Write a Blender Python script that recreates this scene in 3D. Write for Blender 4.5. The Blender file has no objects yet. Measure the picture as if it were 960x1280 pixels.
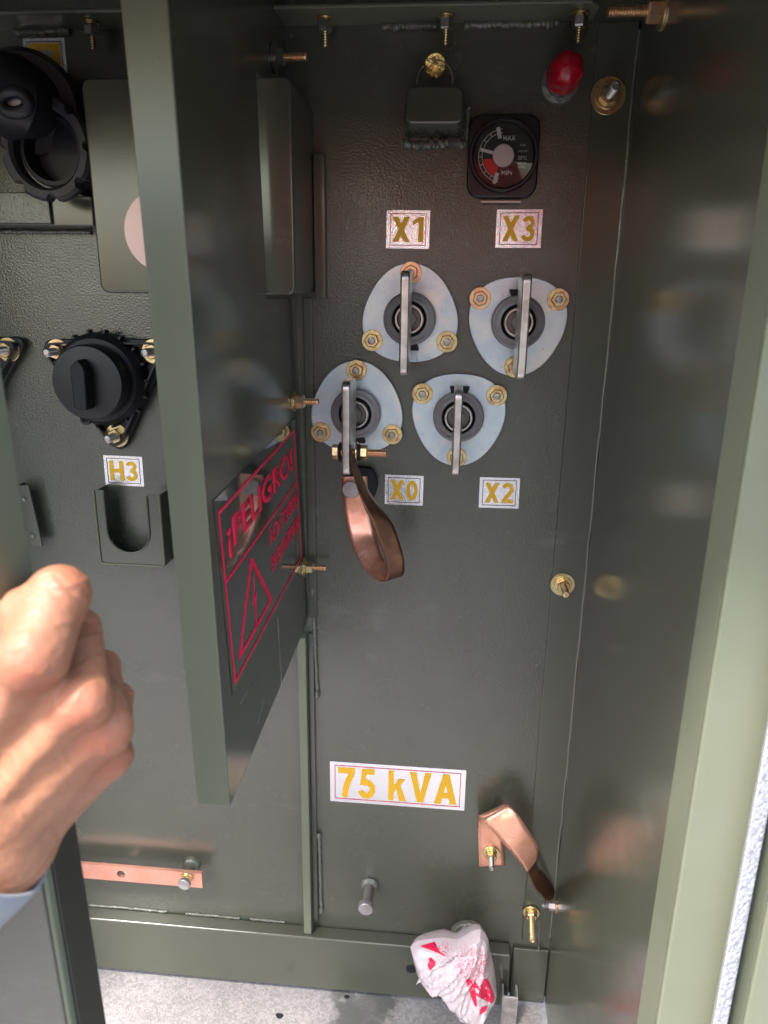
import bpy, bmesh, math, random
import numpy as np
from mathutils import Vector, Matrix, noise
from mathutils.bvhtree import BVHTree
random.seed(3)
SC = bpy.context.scene
COL = SC.collection
R = math.radians

# ------------------------------------------------------------------ camera
XC = (0.99568513, 0.0383699, -0.08449184)      # world axes as the lens sees them (right, down, forward)
YC = (0.09194774, -0.28509881, 0.95407771)
DC = (-0.01251934, 0.95772983, 0.28739667)
F = 918.2483; D = 0.9; H = 1.06
CAMP = Vector((0, -D, H))
cam = bpy.data.cameras.new('camera'); camo = bpy.data.objects.new('camera', cam); COL.objects.link(camo)
rt = Vector((XC[0], YC[0], -DC[0])); up = -Vector((XC[1], YC[1], -DC[1])); bk = -Vector((XC[2], YC[2], -DC[2]))
M = Matrix((rt, up, bk)).transposed().to_4x4(); M.translation = CAMP
camo.matrix_world = M
cam.sensor_fit = 'VERTICAL'; cam.sensor_height = 36; cam.lens = F * 36 / 1280
cam.clip_start = 0.02; cam.clip_end = 500
cam.dof.use_dof = True; cam.dof.focus_distance = 0.93; cam.dof.aperture_fstop = 8.5
SC.camera = camo

# ------------------------------------------------------------------ light
SUN = Vector((-0.34, -0.475, 0.95)).normalized()
w = bpy.data.worlds.new('World'); SC.world = w; w.use_nodes = True
nt = w.node_tree; bgn = nt.nodes['Background']
sky = nt.nodes.new('ShaderNodeTexSky'); sky.sky_type = 'NISHITA'; sky.sun_disc = False
sky.sun_elevation = math.asin(SUN.z); sky.sun_rotation = math.atan2(SUN.x, SUN.y)
sky.air_density = 1.4; sky.dust_density = 3.5; sky.ozone_density = 1.0
nt.links.new(sky.outputs[0], bgn.inputs[0]); bgn.inputs[1].default_value = 0.15
sl = bpy.data.lights.new('sun', 'SUN'); sl.energy = 2.0; sl.angle = R(8); sl.color = (1, .95, .88)
so = bpy.data.objects.new('sun', sl); COL.objects.link(so)
so.rotation_euler = SUN.to_track_quat('Z', 'Y').to_euler(); so.location = (-2, -4, 5)
SC.view_settings.view_transform = 'Standard'; SC.view_settings.look = 'None'
SC.view_settings.exposure = 2.2; SC.view_settings.gamma = 1

# ------------------------------------------------------------------ helpers
def P(px, py, Y=0.0):
    """the place on the vertical plane at depth Y that the photograph shows at px, py"""
    a, b = (px - 480) / F, (py - 640) / F
    v = Vector((a*XC[0]+b*XC[1]+XC[2], a*YC[0]+b*YC[1]+YC[2], -(a*DC[0]+b*DC[1]+DC[2])))
    return CAMP + v * ((Y + D) / v.y)
def PX(px, py, X):
    """the place on the vertical plane at width X (side walls)"""
    a, b = (px - 480) / F, (py - 640) / F
    v = Vector((a*XC[0]+b*XC[1]+XC[2], a*YC[0]+b*YC[1]+YC[2], -(a*DC[0]+b*DC[1]+DC[2])))
    return CAMP + v * (X / v.x)

def node_mat(name, col, rough=.5, metal=0, spec=.5, bump=None, var=None, coat=0, sss=0, trans=0, rvar=0, extra=None):
    m = bpy.data.materials.new(name); m.use_nodes = True
    t = m.node_tree; b = t.nodes['Principled BSDF']
    b.inputs['Base Color'].default_value = (*col, 1); b.inputs['Roughness'].default_value = rough
    b.inputs['Metallic'].default_value = metal; b.inputs['Specular IOR Level'].default_value = spec
    b.inputs['Coat Weight'].default_value = coat; b.inputs['Coat Roughness'].default_value = .08
    b.inputs['Subsurface Weight'].default_value = sss; b.inputs['Subsurface Radius'].default_value = (.006, .002, .001)
    b.inputs['Subsurface Scale'].default_value = 1
    b.inputs['Transmission Weight'].default_value = trans
    tc = t.nodes.new('ShaderNodeTexCoord'); geo = t.nodes.new('ShaderNodeNewGeometry')
    pos = geo.outputs['Position']
    last = None
    for (sc_, strength, dist, det) in (bump or []):
        n = t.nodes.new('ShaderNodeTexNoise'); n.inputs['Scale'].default_value = sc_; n.inputs['Detail'].default_value = det
        t.links.new(pos, n.inputs['Vector'])
        bp = t.nodes.new('ShaderNodeBump'); bp.inputs['Strength'].default_value = strength; bp.inputs['Distance'].default_value = dist
        t.links.new(n.outputs['Fac'], bp.inputs['Height'])
        if last: t.links.new(last.outputs[0], bp.inputs['Normal'])
        last = bp
    if last: t.links.new(last.outputs[0], b.inputs['Normal'])
    if var:
        for k, (sc_, c2, lo, hi, det) in enumerate(var):
            n = t.nodes.new('ShaderNodeTexNoise'); n.inputs['Scale'].default_value = sc_; n.inputs['Detail'].default_value = det
            n.inputs['Roughness'].default_value = .65
            t.links.new(pos, n.inputs['Vector'])
            mr = t.nodes.new('ShaderNodeMapRange'); mr.inputs[1].default_value = lo; mr.inputs[2].default_value = hi
            t.links.new(n.outputs['Fac'], mr.inputs[0])
            mx = t.nodes.new('ShaderNodeMix'); mx.data_type = 'RGBA'
            t.links.new(mr.outputs[0], mx.inputs[0])
            src = b.inputs['Base Color'].links[0].from_socket if b.inputs['Base Color'].links else None
            if src: t.links.new(src, mx.inputs[6])
            else: mx.inputs[6].default_value = (*col, 1)
            mx.inputs[7].default_value = (*c2, 1)
            t.links.new(mx.outputs[2], b.inputs['Base Color'])
    if rvar:
        n = t.nodes.new('ShaderNodeTexNoise'); n.inputs['Scale'].default_value = 14; n.inputs['Detail'].default_value = 5
        t.links.new(pos, n.inputs['Vector'])
        mr = t.nodes.new('ShaderNodeMapRange'); mr.inputs[1].default_value = .3; mr.inputs[2].default_value = .7
        mr.inputs[3].default_value = max(rough - rvar, .02); mr.inputs[4].default_value = rough + rvar
        t.links.new(n.outputs['Fac'], mr.inputs[0]); t.links.new(mr.outputs[0], b.inputs['Roughness'])
    if extra: extra(m, t, b, pos)
    return m

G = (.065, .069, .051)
G_LIT = (.135, .148, .102)  # same paint as the panel, lightened to put outdoor light into the colour
def scuffs(m, t, b, pos):
    """a few pale rubbed marks and dust, placed by noise"""
    n = t.nodes.new('ShaderNodeTexNoise'); n.inputs['Scale'].default_value = 5; n.inputs['Detail'].default_value = 9; n.inputs['Roughness'].default_value = .72
    mp = t.nodes.new('ShaderNodeMapping'); mp.inputs['Scale'].default_value = (1, 1, 2.2); mp.inputs['Location'].default_value = (3.1, .7, 1.9)
    t.links.new(pos, mp.inputs[0]); t.links.new(mp.outputs[0], n.inputs['Vector'])
    r = t.nodes.new('ShaderNodeMapRange'); r.inputs[1].default_value = .59; r.inputs[2].default_value = .74; r.inputs[4].default_value = .5
    t.links.new(n.outputs['Fac'], r.inputs[0])
    mx = t.nodes.new('ShaderNodeMix'); mx.data_type = 'RGBA'; t.links.new(r.outputs[0], mx.inputs[0])
    src = b.inputs['Base Color'].links[0].from_socket if b.inputs['Base Color'].links else None
    if src: t.links.new(src, mx.inputs[6])
    else: mx.inputs[6].default_value = b.inputs['Base Color'].default_value
    mx.inputs[7].default_value = (.16, .165, .14, 1)
    t.links.new(mx.outputs[2], b.inputs['Base Color'])
paint = node_mat('green_panel_paint', G, .25, 0, .95, bump=[(430, .38, .0009, 1), (9, .25, .004, 2)], var=[(6, (.070, .075, .056), .35, .7, 4)], rvar=.05, extra=scuffs)
paint_s = node_mat('green_smooth_paint', G, .20, 0, .85, bump=[(420, .06, .0006, 1), (7, .25, .004, 1)], var=[(5, (.068, .073, .054), .35, .7, 4)], rvar=.04, extra=scuffs)
paint_lit = node_mat('green_paint_lit', G_LIT, .36, 0, .5, bump=[(400, .12, .0008, 1)], var=[(7, (.150, .162, .115), .3, .7, 4)], extra=scuffs)
weldm = node_mat('painted_weld', (.13, .135, .11), .16, 0, .7, bump=[(120, .6, .003, 3)])
zinc = node_mat('bright_zinc', (.68, .78, .84), .28, .5, .5, bump=[(500, .03, .0005, 2)],
                var=[(45, (.58, .68, .80), .35, .65, 4), (22, (.82, .82, .78), .50, .7, 3), (160, (.40, .42, .46), .66, .76, 3)])
gold = node_mat('yellow_zinc', (.80, .66, .36), .26, .9, .5, bump=[(300, .1, .0006, 2)], var=[(120, (.62, .36, .20), .45, .62, 2), (60, (.70, .66, .35), .5, .7, 2)])
rose = node_mat('iridescent_zinc', (.78, .47, .30), .28, .9, .5, bump=[(300, .1, .0006, 2)], var=[(130, (.80, .62, .38), .42, .6, 2)])
greysteel = node_mat('grey_steel', (.42, .40, .39), .32, .9, .5, bump=[(250, .15, .0006, 2)])
tin = node_mat('tinned_terminal', (.70, .67, .65), .30, .9, .5, bump=[(250, .12, .0006, 2)], var=[(40, (.42, .39, .37), .4, .7, 3)])
tin_d = node_mat('dark_stud_face', (.16, .15, .15), .35, .8, .5)
porc = node_mat('grey_epoxy', (.23, .22, .235), .36, 0, .5, var=[(50, (.27, .26, .27), .4, .7, 2)])
black = node_mat('black_plastic', (.014, .015, .021), .42, 0, .4, bump=[(200, .08, .0006, 2)])
blackm = node_mat('black_rubber', (.010, .011, .016), .6, 0, .35)
blackg = node_mat('black_bezel', (.010, .010, .014), .3, 0, .5)
copper = node_mat('copper_sheet', (.92, .47, .33), .30, .75, .5, bump=[(30, .35, .004, 2), (260, .05, .0004, 2)], var=[(26, (.80, .38, .25), .42, .7, 4), (90, (.95, .60, .48), .55, .75, 3)], rvar=.05)
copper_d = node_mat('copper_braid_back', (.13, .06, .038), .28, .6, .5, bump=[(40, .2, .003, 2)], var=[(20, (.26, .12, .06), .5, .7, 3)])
cubar = node_mat('copper_bar', (.88, .46, .36), .36, .8, .5, bump=[(200, .06, .0005, 2)], var=[(30, (.78, .36, .27), .4, .7, 4)])
galv = node_mat('galvanised', (.55, .53, .54), .42, .7, .5, var=[(60, (.38, .35, .36), .4, .6, 4)])
def foilx(m, t, b, pos):
    v = t.nodes.new('ShaderNodeTexVoronoi'); v.inputs['Scale'].default_value = 620
    t.links.new(pos, v.inputs['Vector'])
    bp = t.nodes.new('ShaderNodeBump'); bp.inputs['Strength'].default_value = .35; bp.inputs['Distance'].default_value = .0006
    t.links.new(v.outputs['Distance'], bp.inputs['Height']); t.links.new(bp.outputs[0], b.inputs['Normal'])
foil = node_mat('silver_foil_label', (.84, .84, .88), .14, .9, .5, extra=foilx)
def inkx(m, t, b, pos):
    """ink rubbed through here and there so the foil glints"""
    n = t.nodes.new('ShaderNodeTexNoise'); n.inputs['Scale'].default_value = 210; n.inputs['Detail'].default_value = 3
    t.links.new(pos, n.inputs['Vector'])
    r = t.nodes.new('ShaderNodeMapRange'); r.inputs[1].default_value = .66; r.inputs[2].default_value = .70
    t.links.new(n.outputs['Fac'], r.inputs[0])
    mx = t.nodes.new('ShaderNodeMix'); mx.data_type = 'RGBA'; t.links.new(r.outputs[0], mx.inputs[0])
    mx.inputs[6].default_value = b.inputs['Base Color'].default_value; mx.inputs[7].default_value = (.75, .7, .6, 1)
    t.links.new(mx.outputs[2], b.inputs['Base Color'])
orange = node_mat('ochre_ink', (.80, .46, .02), .38, .15, .5, extra=inkx)
orange_b = node_mat('amber_ink', (.78, .43, .012), .4, .05, .5)
inkd = node_mat('dark_ink', (.12, .05, .07), .4, .2)
inkp = node_mat('pink_ink', (.60, .06, .12), .4, .1)
redink = node_mat('magenta_red_ink', (.92, .01, .08), .4, 0)
clear = node_mat('clear_glossy_film', (.05, .052, .046), .04, 0, .9, bump=[(16, .15, .003, 2)], coat=.6)
redp = node_mat('red_plastic', (.42, .004, .02), .22, 0, .5, bump=[(90, .4, .002, 2)], sss=0.05)
dialm = node_mat('dial_black', (.010, .010, .012), .5)
whitep = node_mat('white_print', (.72, .70, .70), .5)
hubm = node_mat('pale_hub', (.72, .60, .60), .3)
dialred = node_mat('dial_red', (.75, .03, .03), .5)
glass = node_mat('gauge_glass', (1, 1, 1), .02, 0, .5, trans=1)
glass.node_tree.nodes['Principled BSDF'].inputs['IOR'].default_value = 1.35
brass = node_mat('brass', (.80, .58, .22), .27, .95, .5, bump=[(180, .7, .003, 2)])
wirem = node_mat('seal_wire', (.5, .42, .3), .3, .9)
def bagx(m, t, b, pos):
    b.inputs['Subsurface Weight'].default_value = .15
    b.inputs['Subsurface Radius'].default_value = (.01, .008, .008)
    c = P(552, 1183, -.10); c2 = P(592, 1208, -.10)
    src = None
    for q, (cc, r0) in enumerate(((c, .018), (c2, .022))):
        s = t.nodes.new('ShaderNodeVectorMath'); s.operation = 'DISTANCE'; t.links.new(pos, s.inputs[0]); s.inputs[1].default_value = cc
        near = t.nodes.new('ShaderNodeMapRange'); near.inputs[1].default_value = r0 * 1.5; near.inputs[2].default_value = r0 * .9
        t.links.new(s.outputs['Value'], near.inputs[0])
        n = t.nodes.new('ShaderNodeTexNoise'); n.inputs['Scale'].default_value = 480 - 120 * q; n.inputs['Detail'].default_value = 2
        t.links.new(pos, n.inputs['Vector'])
        r = t.nodes.new('ShaderNodeMapRange'); r.inputs[1].default_value = .50; r.inputs[2].default_value = .56; r.inputs[4].default_value = (.95, .55)[q]
        t.links.new(n.outputs['Fac'], r.inputs[0])
        mu = t.nodes.new('ShaderNodeMath'); mu.operation = 'MULTIPLY'; t.links.new(near.outputs[0], mu.inputs[0]); t.links.new(r.outputs[0], mu.inputs[1])
        mx = t.nodes.new('ShaderNodeMix'); mx.data_type = 'RGBA'; t.links.new(mu.outputs[0], mx.inputs[0])
        if src: t.links.new(src, mx.inputs[6])
        else: mx.inputs[6].default_value = b.inputs['Base Color'].default_value
        mx.inputs[7].default_value = (.66, .04, .14, 1); src = mx.outputs[2]
    t.links.new(src, b.inputs['Base Color'])
bagm = node_mat('white_plastic_film', (.62, .53, .57), .22, 0, .5, bump=[(60, .35, .004, 2), (190, .12, .001, 2)], coat=.3, extra=bagx)
def skinx(m, t, b, pos):
    a = t.nodes.new('ShaderNodeAttribute'); a.attribute_name = 'redness'
    mx = t.nodes.new('ShaderNodeMix'); mx.data_type = 'RGBA'; t.links.new(a.outputs['Fac'], mx.inputs[0])
    t.links.new(b.inputs['Base Color'].links[0].from_socket, mx.inputs[6]); mx.inputs[7].default_value = (.33, .085, .052, 1)
    t.links.new(mx.outputs[2], b.inputs['Base Color'])
skin = node_mat('skin', (.30, .138, .080), .52, 0, .45, sss=.12, bump=[(700, .25, .0007, 3), (110, .3, .002, 3)], var=[(45, (.26, .112, .062), .4, .7, 4)], extra=skinx)
cloth = node_mat('pale_blue_cloth', (.27, .28, .31), .85, 0, .2, bump=[(900, .4, .0006, 2)])
redcloth = node_mat('red_cloth', (.88, .04, .03), .8, 0, .2)
darkcloth = node_mat('khaki_trousers', (.46, .44, .39), .85, 0, .2)
darkhair = node_mat('dark_hair', (.02, .015, .012), .6)

def concx(m, t, b, pos):
    v = t.nodes.new('ShaderNodeTexVoronoi'); v.inputs['Scale'].default_value = 260; t.links.new(pos, v.inputs['Vector'])
    r = t.nodes.new('ShaderNodeMapRange'); r.inputs[1].default_value = .0; r.inputs[2].default_value = 1; r.inputs[3].default_value = .80; r.inputs[4].default_value = 1.15
    sep = t.nodes.new('ShaderNodeSeparateColor'); t.links.new(v.outputs['Color'], sep.inputs[0]); t.links.new(sep.outputs[0], r.inputs[0])
    mu = t.nodes.new('ShaderNodeMix'); mu.data_type = 'RGBA'; mu.blend_type = 'MULTIPLY'; mu.inputs[0].default_value = 1
    t.links.new(b.inputs['Base Color'].links[0].from_socket, mu.inputs[6]); t.links.new(r.outputs[0], mu.inputs[7])
    # damp oily stains
    src = mu.outputs[2]
    for (px, py, rad) in ((455, 1262, .045), (425, 1243, .02), (480, 1250, .022), (440, 1276, .03)):
        c = P(px, py, -.06); c.z = 0
        # position on the ground seen at that pixel
        dv = (c - CAMP); a_, b_ = (px-480)/F, (py-640)/F
        vv = Vector((a_*XC[0]+b_*XC[1]+XC[2], a_*YC[0]+b_*YC[1]+YC[2], -(a_*DC[0]+b_*DC[1]+DC[2])))
        g = CAMP + vv * (-H / vv.z)
        s = t.nodes.new('ShaderNodeVectorMath'); s.operation = 'DISTANCE'; s.inputs[1].default_value = g
        n = t.nodes.new('ShaderNodeTexNoise'); n.inputs['Scale'].default_value = 22; n.inputs['Detail'].default_value = 6; n.inputs['Roughness'].default_value = .7
        t.links.new(pos, n.inputs['Vector']); t.links.new(pos, s.inputs[0])
        ad = t.nodes.new('ShaderNodeMath'); ad.operation = 'MULTIPLY_ADD'; ad.inputs[1].default_value = .16; t.links.new(n.outputs['Fac'], ad.inputs[0]); 
        t.links.new(s.outputs['Value'], ad.inputs[2])
        rr = t.nodes.new('ShaderNodeMapRange'); rr.inputs[1].default_value = rad + .085; rr.inputs[2].default_value = rad + .065; rr.inputs[4].default_value = .8
        t.links.new(ad.outputs[0], rr.inputs[0])
        mx = t.nodes.new('ShaderNodeMix'); mx.data_type = 'RGBA'; t.links.new(rr.outputs[0], mx.inputs[0]); t.links.new(src, mx.inputs[6])
        mx.inputs[7].default_value = (.085, .088, .085, 1); src = mx.outputs[2]
    t.links.new(src, b.inputs['Base Color'])
conc = node_mat('speckled_concrete', (.25, .235, .24), .75, 0, .3, bump=[(350, .6, .002, 3)], var=[(520, (.15, .14, .145), .48, .68, 3), (5, (.29, .275, .28), .4, .7, 4)], extra=concx)

darkstripm = node_mat('dark_olive_strip', (.022, .023, .018), .5)
class MB:
    def __init__(s): s.v = []; s.f = []; s.m = []; s.cur = 0
    def add(s, vs, fs):
        o = len(s.v); s.v += [tuple(v) for v in vs]; s.f += [tuple(i + o for i in f) for f in fs]; s.m += [s.cur] * len(fs)
    def box(s, a, b):
        x0, y0, z0 = a; x1, y1, z1 = b
        s.add([(x0,y0,z0),(x1,y0,z0),(x1,y1,z0),(x0,y1,z0),(x0,y0,z1),(x1,y0,z1),(x1,y1,z1),(x0,y1,z1)],
              [(0,3,2,1),(4,5,6,7),(0,1,5,4),(1,2,6,5),(2,3,7,6),(3,0,4,7)])
        return s
    def hexa(s, p):     # 8 points: 4 of one face then 4 of the opposite, same order
        s.add(p, [(0,3,2,1),(4,5,6,7),(0,1,5,4),(1,2,6,5),(2,3,7,6),(3,0,4,7)]); return s
    def prism(s, pts, z0, z1):
        n = len(pts); s.add([(x, y, z0) for x, y in pts] + [(x, y, z1) for x, y in pts],
            [tuple(range(n))[::-1], tuple(range(n, 2*n))] + [(i, (i+1) % n, n+(i+1) % n, n+i) for i in range(n)]); return s
    def lathe(s, prof, n=32, c=(0, 0), closed=True, start=0.0):
        vs = []; fs = []
        for r, z in prof:
            for i in range(n):
                a = start + 2*math.pi*i/n; vs.append((c[0]+r*math.cos(a), c[1]+r*math.sin(a), z))
        for k in range(len(prof)-1):
            for i in range(n):
                j = (i+1) % n; fs.append((k*n+i, k*n+j, (k+1)*n+j, (k+1)*n+i))
        if closed:
            fs.append(tuple(range(n))[::-1]); fs.append(tuple(range((len(prof)-1)*n, len(prof)*n)))
        s.add(vs, fs); return s
    def tube(s, pts, r, n=10, closed=False, rr=None):
        pts = [Vector(p) for p in pts]; vs = []; fs = []; N = len(pts)
        prev = None
        for i, p in enumerate(pts):
            d = (pts[(i+1) % N] - pts[i-1]) if closed else (pts[min(i+1, N-1)] - pts[max(i-1, 0)])
            d.normalize()
            u = d.orthogonal().normalized() if prev is None else (prev - d * prev.dot(d)).normalized()
            prev = u; v = d.cross(u); q = rr[i] if rr else r
            for k in range(n):
                a = 2*math.pi*k/n; vs.append(p + (u*math.cos(a) + v*math.sin(a)) * q)
        for i in range(N if closed else N-1):
            j = (i+1) % N
            for k in range(n):
                l = (k+1) % n; fs.append((i*n+k, i*n+l, j*n+l, j*n+k))
        if not closed:
            fs.append(tuple(range(n))[::-1]); fs.append(tuple(range((N-1)*n, N*n)))
        s.add(vs, fs); return s
    def xf(s, Mx, start=0):
        s.v = s.v[:start] + [tuple(Mx @ Vector(v)) for v in s.v[start:]]; return s
    def mesh(s, name, mats, smooth=False):
        me = bpy.data.meshes.new(name); me.from_pydata(s.v, [], s.f)
        for m in mats if isinstance(mats, (list, tuple)) else [mats]: me.materials.append(m)
        bm = bmesh.new(); bm.from_mesh(me); bmesh.ops.recalc_face_normals(bm, faces=bm.faces); bm.to_mesh(me); bm.free()
        if isinstance(mats, (list, tuple)) and len(mats) > 1: me.polygons.foreach_set('material_index', s.m)
        if smooth: me.shade_smooth()
        return me

def empty(name, label, cat, M4, group=None):
    o = bpy.data.objects.new(name, None); COL.objects.link(o); o.empty_display_size = .02
    o.matrix_world = M4; o['label'] = label; o['category'] = cat
    if group: o['group'] = group
    return o
def link(name, me, parent=None, bevel=0, smooth_angle=None, seg=2):
    o = bpy.data.objects.new(name, me); COL.objects.link(o)
    if parent: o.parent = parent
    if smooth_angle is not None:
        me.shade_smooth()
        try: me.set_sharp_from_angle(angle=R(smooth_angle))
        except Exception: pass
    if bevel:
        b = o.modifiers.new('bevel', 'BEVEL'); b.width = bevel; b.segments = seg; b.limit_method = 'ANGLE'; b.angle_limit = R(35)
        me.shade_smooth(); b.harden_normals = False
        wn = o.modifiers.new('wn', 'WEIGHTED_NORMAL'); wn.keep_sharp = True
    return o
def part(name, mb, mat, parent=None, bevel=0, sa=None, seg=2):
    return link(name, mb.mesh(name, mat), parent, bevel, sa, seg)
def tag(o, label, cat=None, group=None, kind=None):
    if label: o['label'] = label
    if cat: o['category'] = cat
    if group: o['group'] = group
    if kind: o['kind'] = kind
    return o
def T(v): return Matrix.Translation(Vector(v))
PAN = Matrix.Rotation(R(90), 4, 'X')      # local x right, y up, z out of the panel
def pan_at(px, py, Y=0.0, roll=0): return T(P(px, py, Y)) @ PAN @ Matrix.Rotation(roll, 4, 'Z')
def axis_at(p, d, roll=0): return T(p) @ Vector(d).to_track_quat('Z', 'Y').to_matrix().to_4x4() @ Matrix.Rotation(roll, 4, 'Z')
IDN = Matrix.Identity(4)

# ------------------------------------------------------------------ cabinet sheet metal
XR, XB = .181, -.178            # inner corner on the right; barrier line
ZS = P(240, 1143, 0).z          # joint of back panel and sill
ZT = P(550, 30, 0).z            # rim
cab = empty('transformer_cabinet', 'dark olive green steel cabinet with glossy back panel, roof rim and bottom sill', 'cabinet', T((0, 0, 0)))
XL = -.80
part('back_panel', MB().box((XL, 0, ZS-.10), (XR+.02, .004, ZT+.05)), paint, cab)
YF = -.40
# side wall on the right
def quad_slab(pts, off): return MB().hexa([Vector(p) for p in pts] + [Vector(p) + Vector(off) for p in pts])
part('side_wall', MB().box((XR, YF, .01), (XR+.003, -.0002, ZT+.05)), paint_s, cab)
fx = P(700, 600, 0).x
part('wall_flange', MB().box((fx, -.0045, ZS+.012), (XR-.0008, -.0006, ZT-.002)), paint_s, cab, bevel=.001)
part('flange_seam', MB().tube([(XR-.0008+random.uniform(-.0006, .0006), -.004, ZS+.02+(ZT-ZS-.03)*i/40) for i in range(41)], .0016, 6), weldm, cab, sa=60)
# front jamb
jz0, jz1 = 0.0, 1.7
xj = XR
jw = (P(907, 680, -.425).x)
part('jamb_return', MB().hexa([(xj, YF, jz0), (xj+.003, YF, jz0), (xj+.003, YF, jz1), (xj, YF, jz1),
                               (jw, YF-.03, jz0), (jw+.004, YF-.03, jz0), (jw+.004, YF-.03, jz1), (jw, YF-.03, jz1)]), paint_lit, cab)
jx2 = P(879, 1280, -.43).x
part('jamb_face', MB().box((jw, YF-.036, jz0), (jx2+.012, YF-.030, jz1)), paint_lit, cab, bevel=.002, seg=3)
# roof, carried forward out of view to shade the upper panel; left wall and sill
part('roof', MB().box((XL-.05, -.64, ZT+.052), (XR+.25, .05, ZT+.060)), paint_s, cab)
part('unseen_shade_lip', MB().box((XL-.05, -.646, ZT-.066), (XR+.25, -.6405, ZT+.060)), paint_lit, cab)  # unseen lip, added to block the sky from the upper panel
for xa_ in (XL-.05, XR+.246): part('unseen_shade_cheek', MB().box((xa_, -.6402, ZT-.066), (xa_+.004, -.40, ZT+.0515)), paint_lit, cab)  # unseen cheeks, added to keep side light off the panel top
part('left_wall', MB().box((XL-.01, -.42, .01), (XL-.0005, .004, ZT+.05)), paint_s, cab)
sl0 = P(240, 1163, -.024).z; sl1 = .012
sx1 = P(638, 1200, -.02).x
part('bottom_sill', MB().box((XL, -.024, sl1), (sx1, -.0003, ZS)), paint_s, cab, bevel=.003, seg=3)
# weld along the joint, broken and lumpy
def bead(pts, r, jit=.25, n=8):
    q = []; rr = []
    for i in range(len(pts)-1):
        a, b = Vector(pts[i]), Vector(pts[i+1])
        for k in range(3):
            c = a.lerp(b, k/3); q.append(c); rr.append(r*(1+.10*math.sin(len(q)*1.9)+jit*.9*noise.noise(c*190)))
    return MB().tube(q, r, n, rr=rr)
for (xa, xb) in ((110, 210), (232, 300), (312, 356)):
    a = P(xa, 1132, -.001); b_ = P(xb, 1132, -.001)
    n = 26
    part('weld_bead', bead([(a.x+(b_.x-a.x)*i/n, -.0005, ZS+.0015+random.uniform(-.0008, .0008)) for i in range(n+1)], .0020, .4), weldm, cab, sa=70)
# top rim
rx1 = P(752, 8, -.05).x
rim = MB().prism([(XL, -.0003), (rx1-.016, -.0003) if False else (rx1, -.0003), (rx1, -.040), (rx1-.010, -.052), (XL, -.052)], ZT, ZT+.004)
part('top_rim', rim, paint_lit, cab, bevel=.0012)
for (xa, xb) in ((478, 560), (580, 700), (20, 90)):
    a = P(xa, 33, 0).x; b_ = P(xb, 33, 0).x; n = 24
    part('weld_bead', bead([(a+(b_-a)*i/n, -.003, ZT-.002+random.uniform(-.001, .001)) for i in range(n+1)], .0042, .35), weldm, cab, sa=70)
# angle strips either side of the barrier line on the back panel
part('mounting_angle', MB().box((XB-.001, -.006, P(385, 770).z), (XB+.010, -.0004, P(385, 372).z)), paint_s, cab, bevel=.001)
dv0 = P(388, 1176, 0); 
part('dividing_rib', MB().box((P(376, 1000, -.018).x, -.018, ZS+.0005), (P(386, 1000, -.018).x, -.0004, P(378, 790, 0).z)), paint_lit, cab, bevel=.001)
part('rib_foot', MB().box((P(386, 1000, -.018).x+.0004, -.005, ZS+.012), (P(395, 1000, -.005).x, -.0004, P(378, 790, 0).z)), paint_s, cab, bevel=.0008)
for (pa, pb, r) in (((391, 738), (397, 866), .0028), ((399, 1042), (402, 1135), .0028)):
    a, b_ = P(*pa), P(*pb); n = 26
    mbd = bead([a.lerp(b_, i/n) + Vector((random.uniform(-.0004, .0004), -.002, 0)) for i in range(n+1)], r, .22)
    for e in (a, b_): mbd.tube([e + Vector((0, -.003, .004)), e + Vector((0, -.004, 0)), e + Vector((0, -.003, -.004))], .0036, 8)
    part('weld_bead', mbd, weldm, cab, sa=70)
# dark step at the bottom right with the galvanised channel
zc = P(640, 1200, -.02)
part('corner_web', MB().box((P(640, 1200, 0).x, -.006, .004), (XR-.001, -.0005, P(660, 1197, -.02).z)), paint_s, cab, bevel=.0015)
part('corner_weld', bead([P(674, 1150+i*2.4, -.004)+Vector((random.uniform(-.001, .001), 0, 0)) for i in range(20)], .0018, .4), weldm, cab, sa=70)
ga = P(628, 1246, -.05); gb = P(648, 1246, -.05)
g = empty('galvanised_channel', 'short grey galvanised channel post standing under the plastic bag at bottom right', 'channel', T((ga.x, -.05, 0)))
wd = gb.x - ga.x
part('web', MB().box((0, 0, .001), (wd, .003, ga.z)), galv, g, bevel=.0006)
part('flange', MB().box((0, .0032, .001), (.003, .022, ga.z)), galv, g)
part('flange', MB().box((wd-.003, .0032, .001), (wd, .022, ga.z)), galv, g)
# bright weatherstrip and open door beyond the jamb
s0 = P(878, 1280, -.44).x
strip = MB().hexa([(s0+.002, -.452, 0), (s0+.016, -.446, 0), (s0+.020, -.432, 0), (s0+.006, -.440, 0),
                   (s0+.002, -.452, 1.6), (s0+.016, -.446, 1.6), (s0+.020, -.432, 1.6), (s0+.006, -.440, 1.6)])
stripm = node_mat('speckled_silver_strip', (.42, .42, .46), .5, .2, .5, bump=[(300, .7, .002, 2)], var=[(330, (.26, .26, .30), .5, .62, 2)])
tag(part('weather_strip', strip, stripm, None, bevel=.002), 'speckled silver white strip along the right door frame edge', 'strip')
dr = empty('right_door', 'green open cabinet door, tinted as if lit, cut by the right edge of the photo', 'door', T((s0+.026, -.445, 0)))
part('door_skin', MB().box((0, -.005, .03), (.5, 0, 1.5)), paint_lit, dr, bevel=.002)
part('door_hem', MB().box((0, .0003, .03), (.003, .02, 1.5)), paint_lit, dr)

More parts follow.
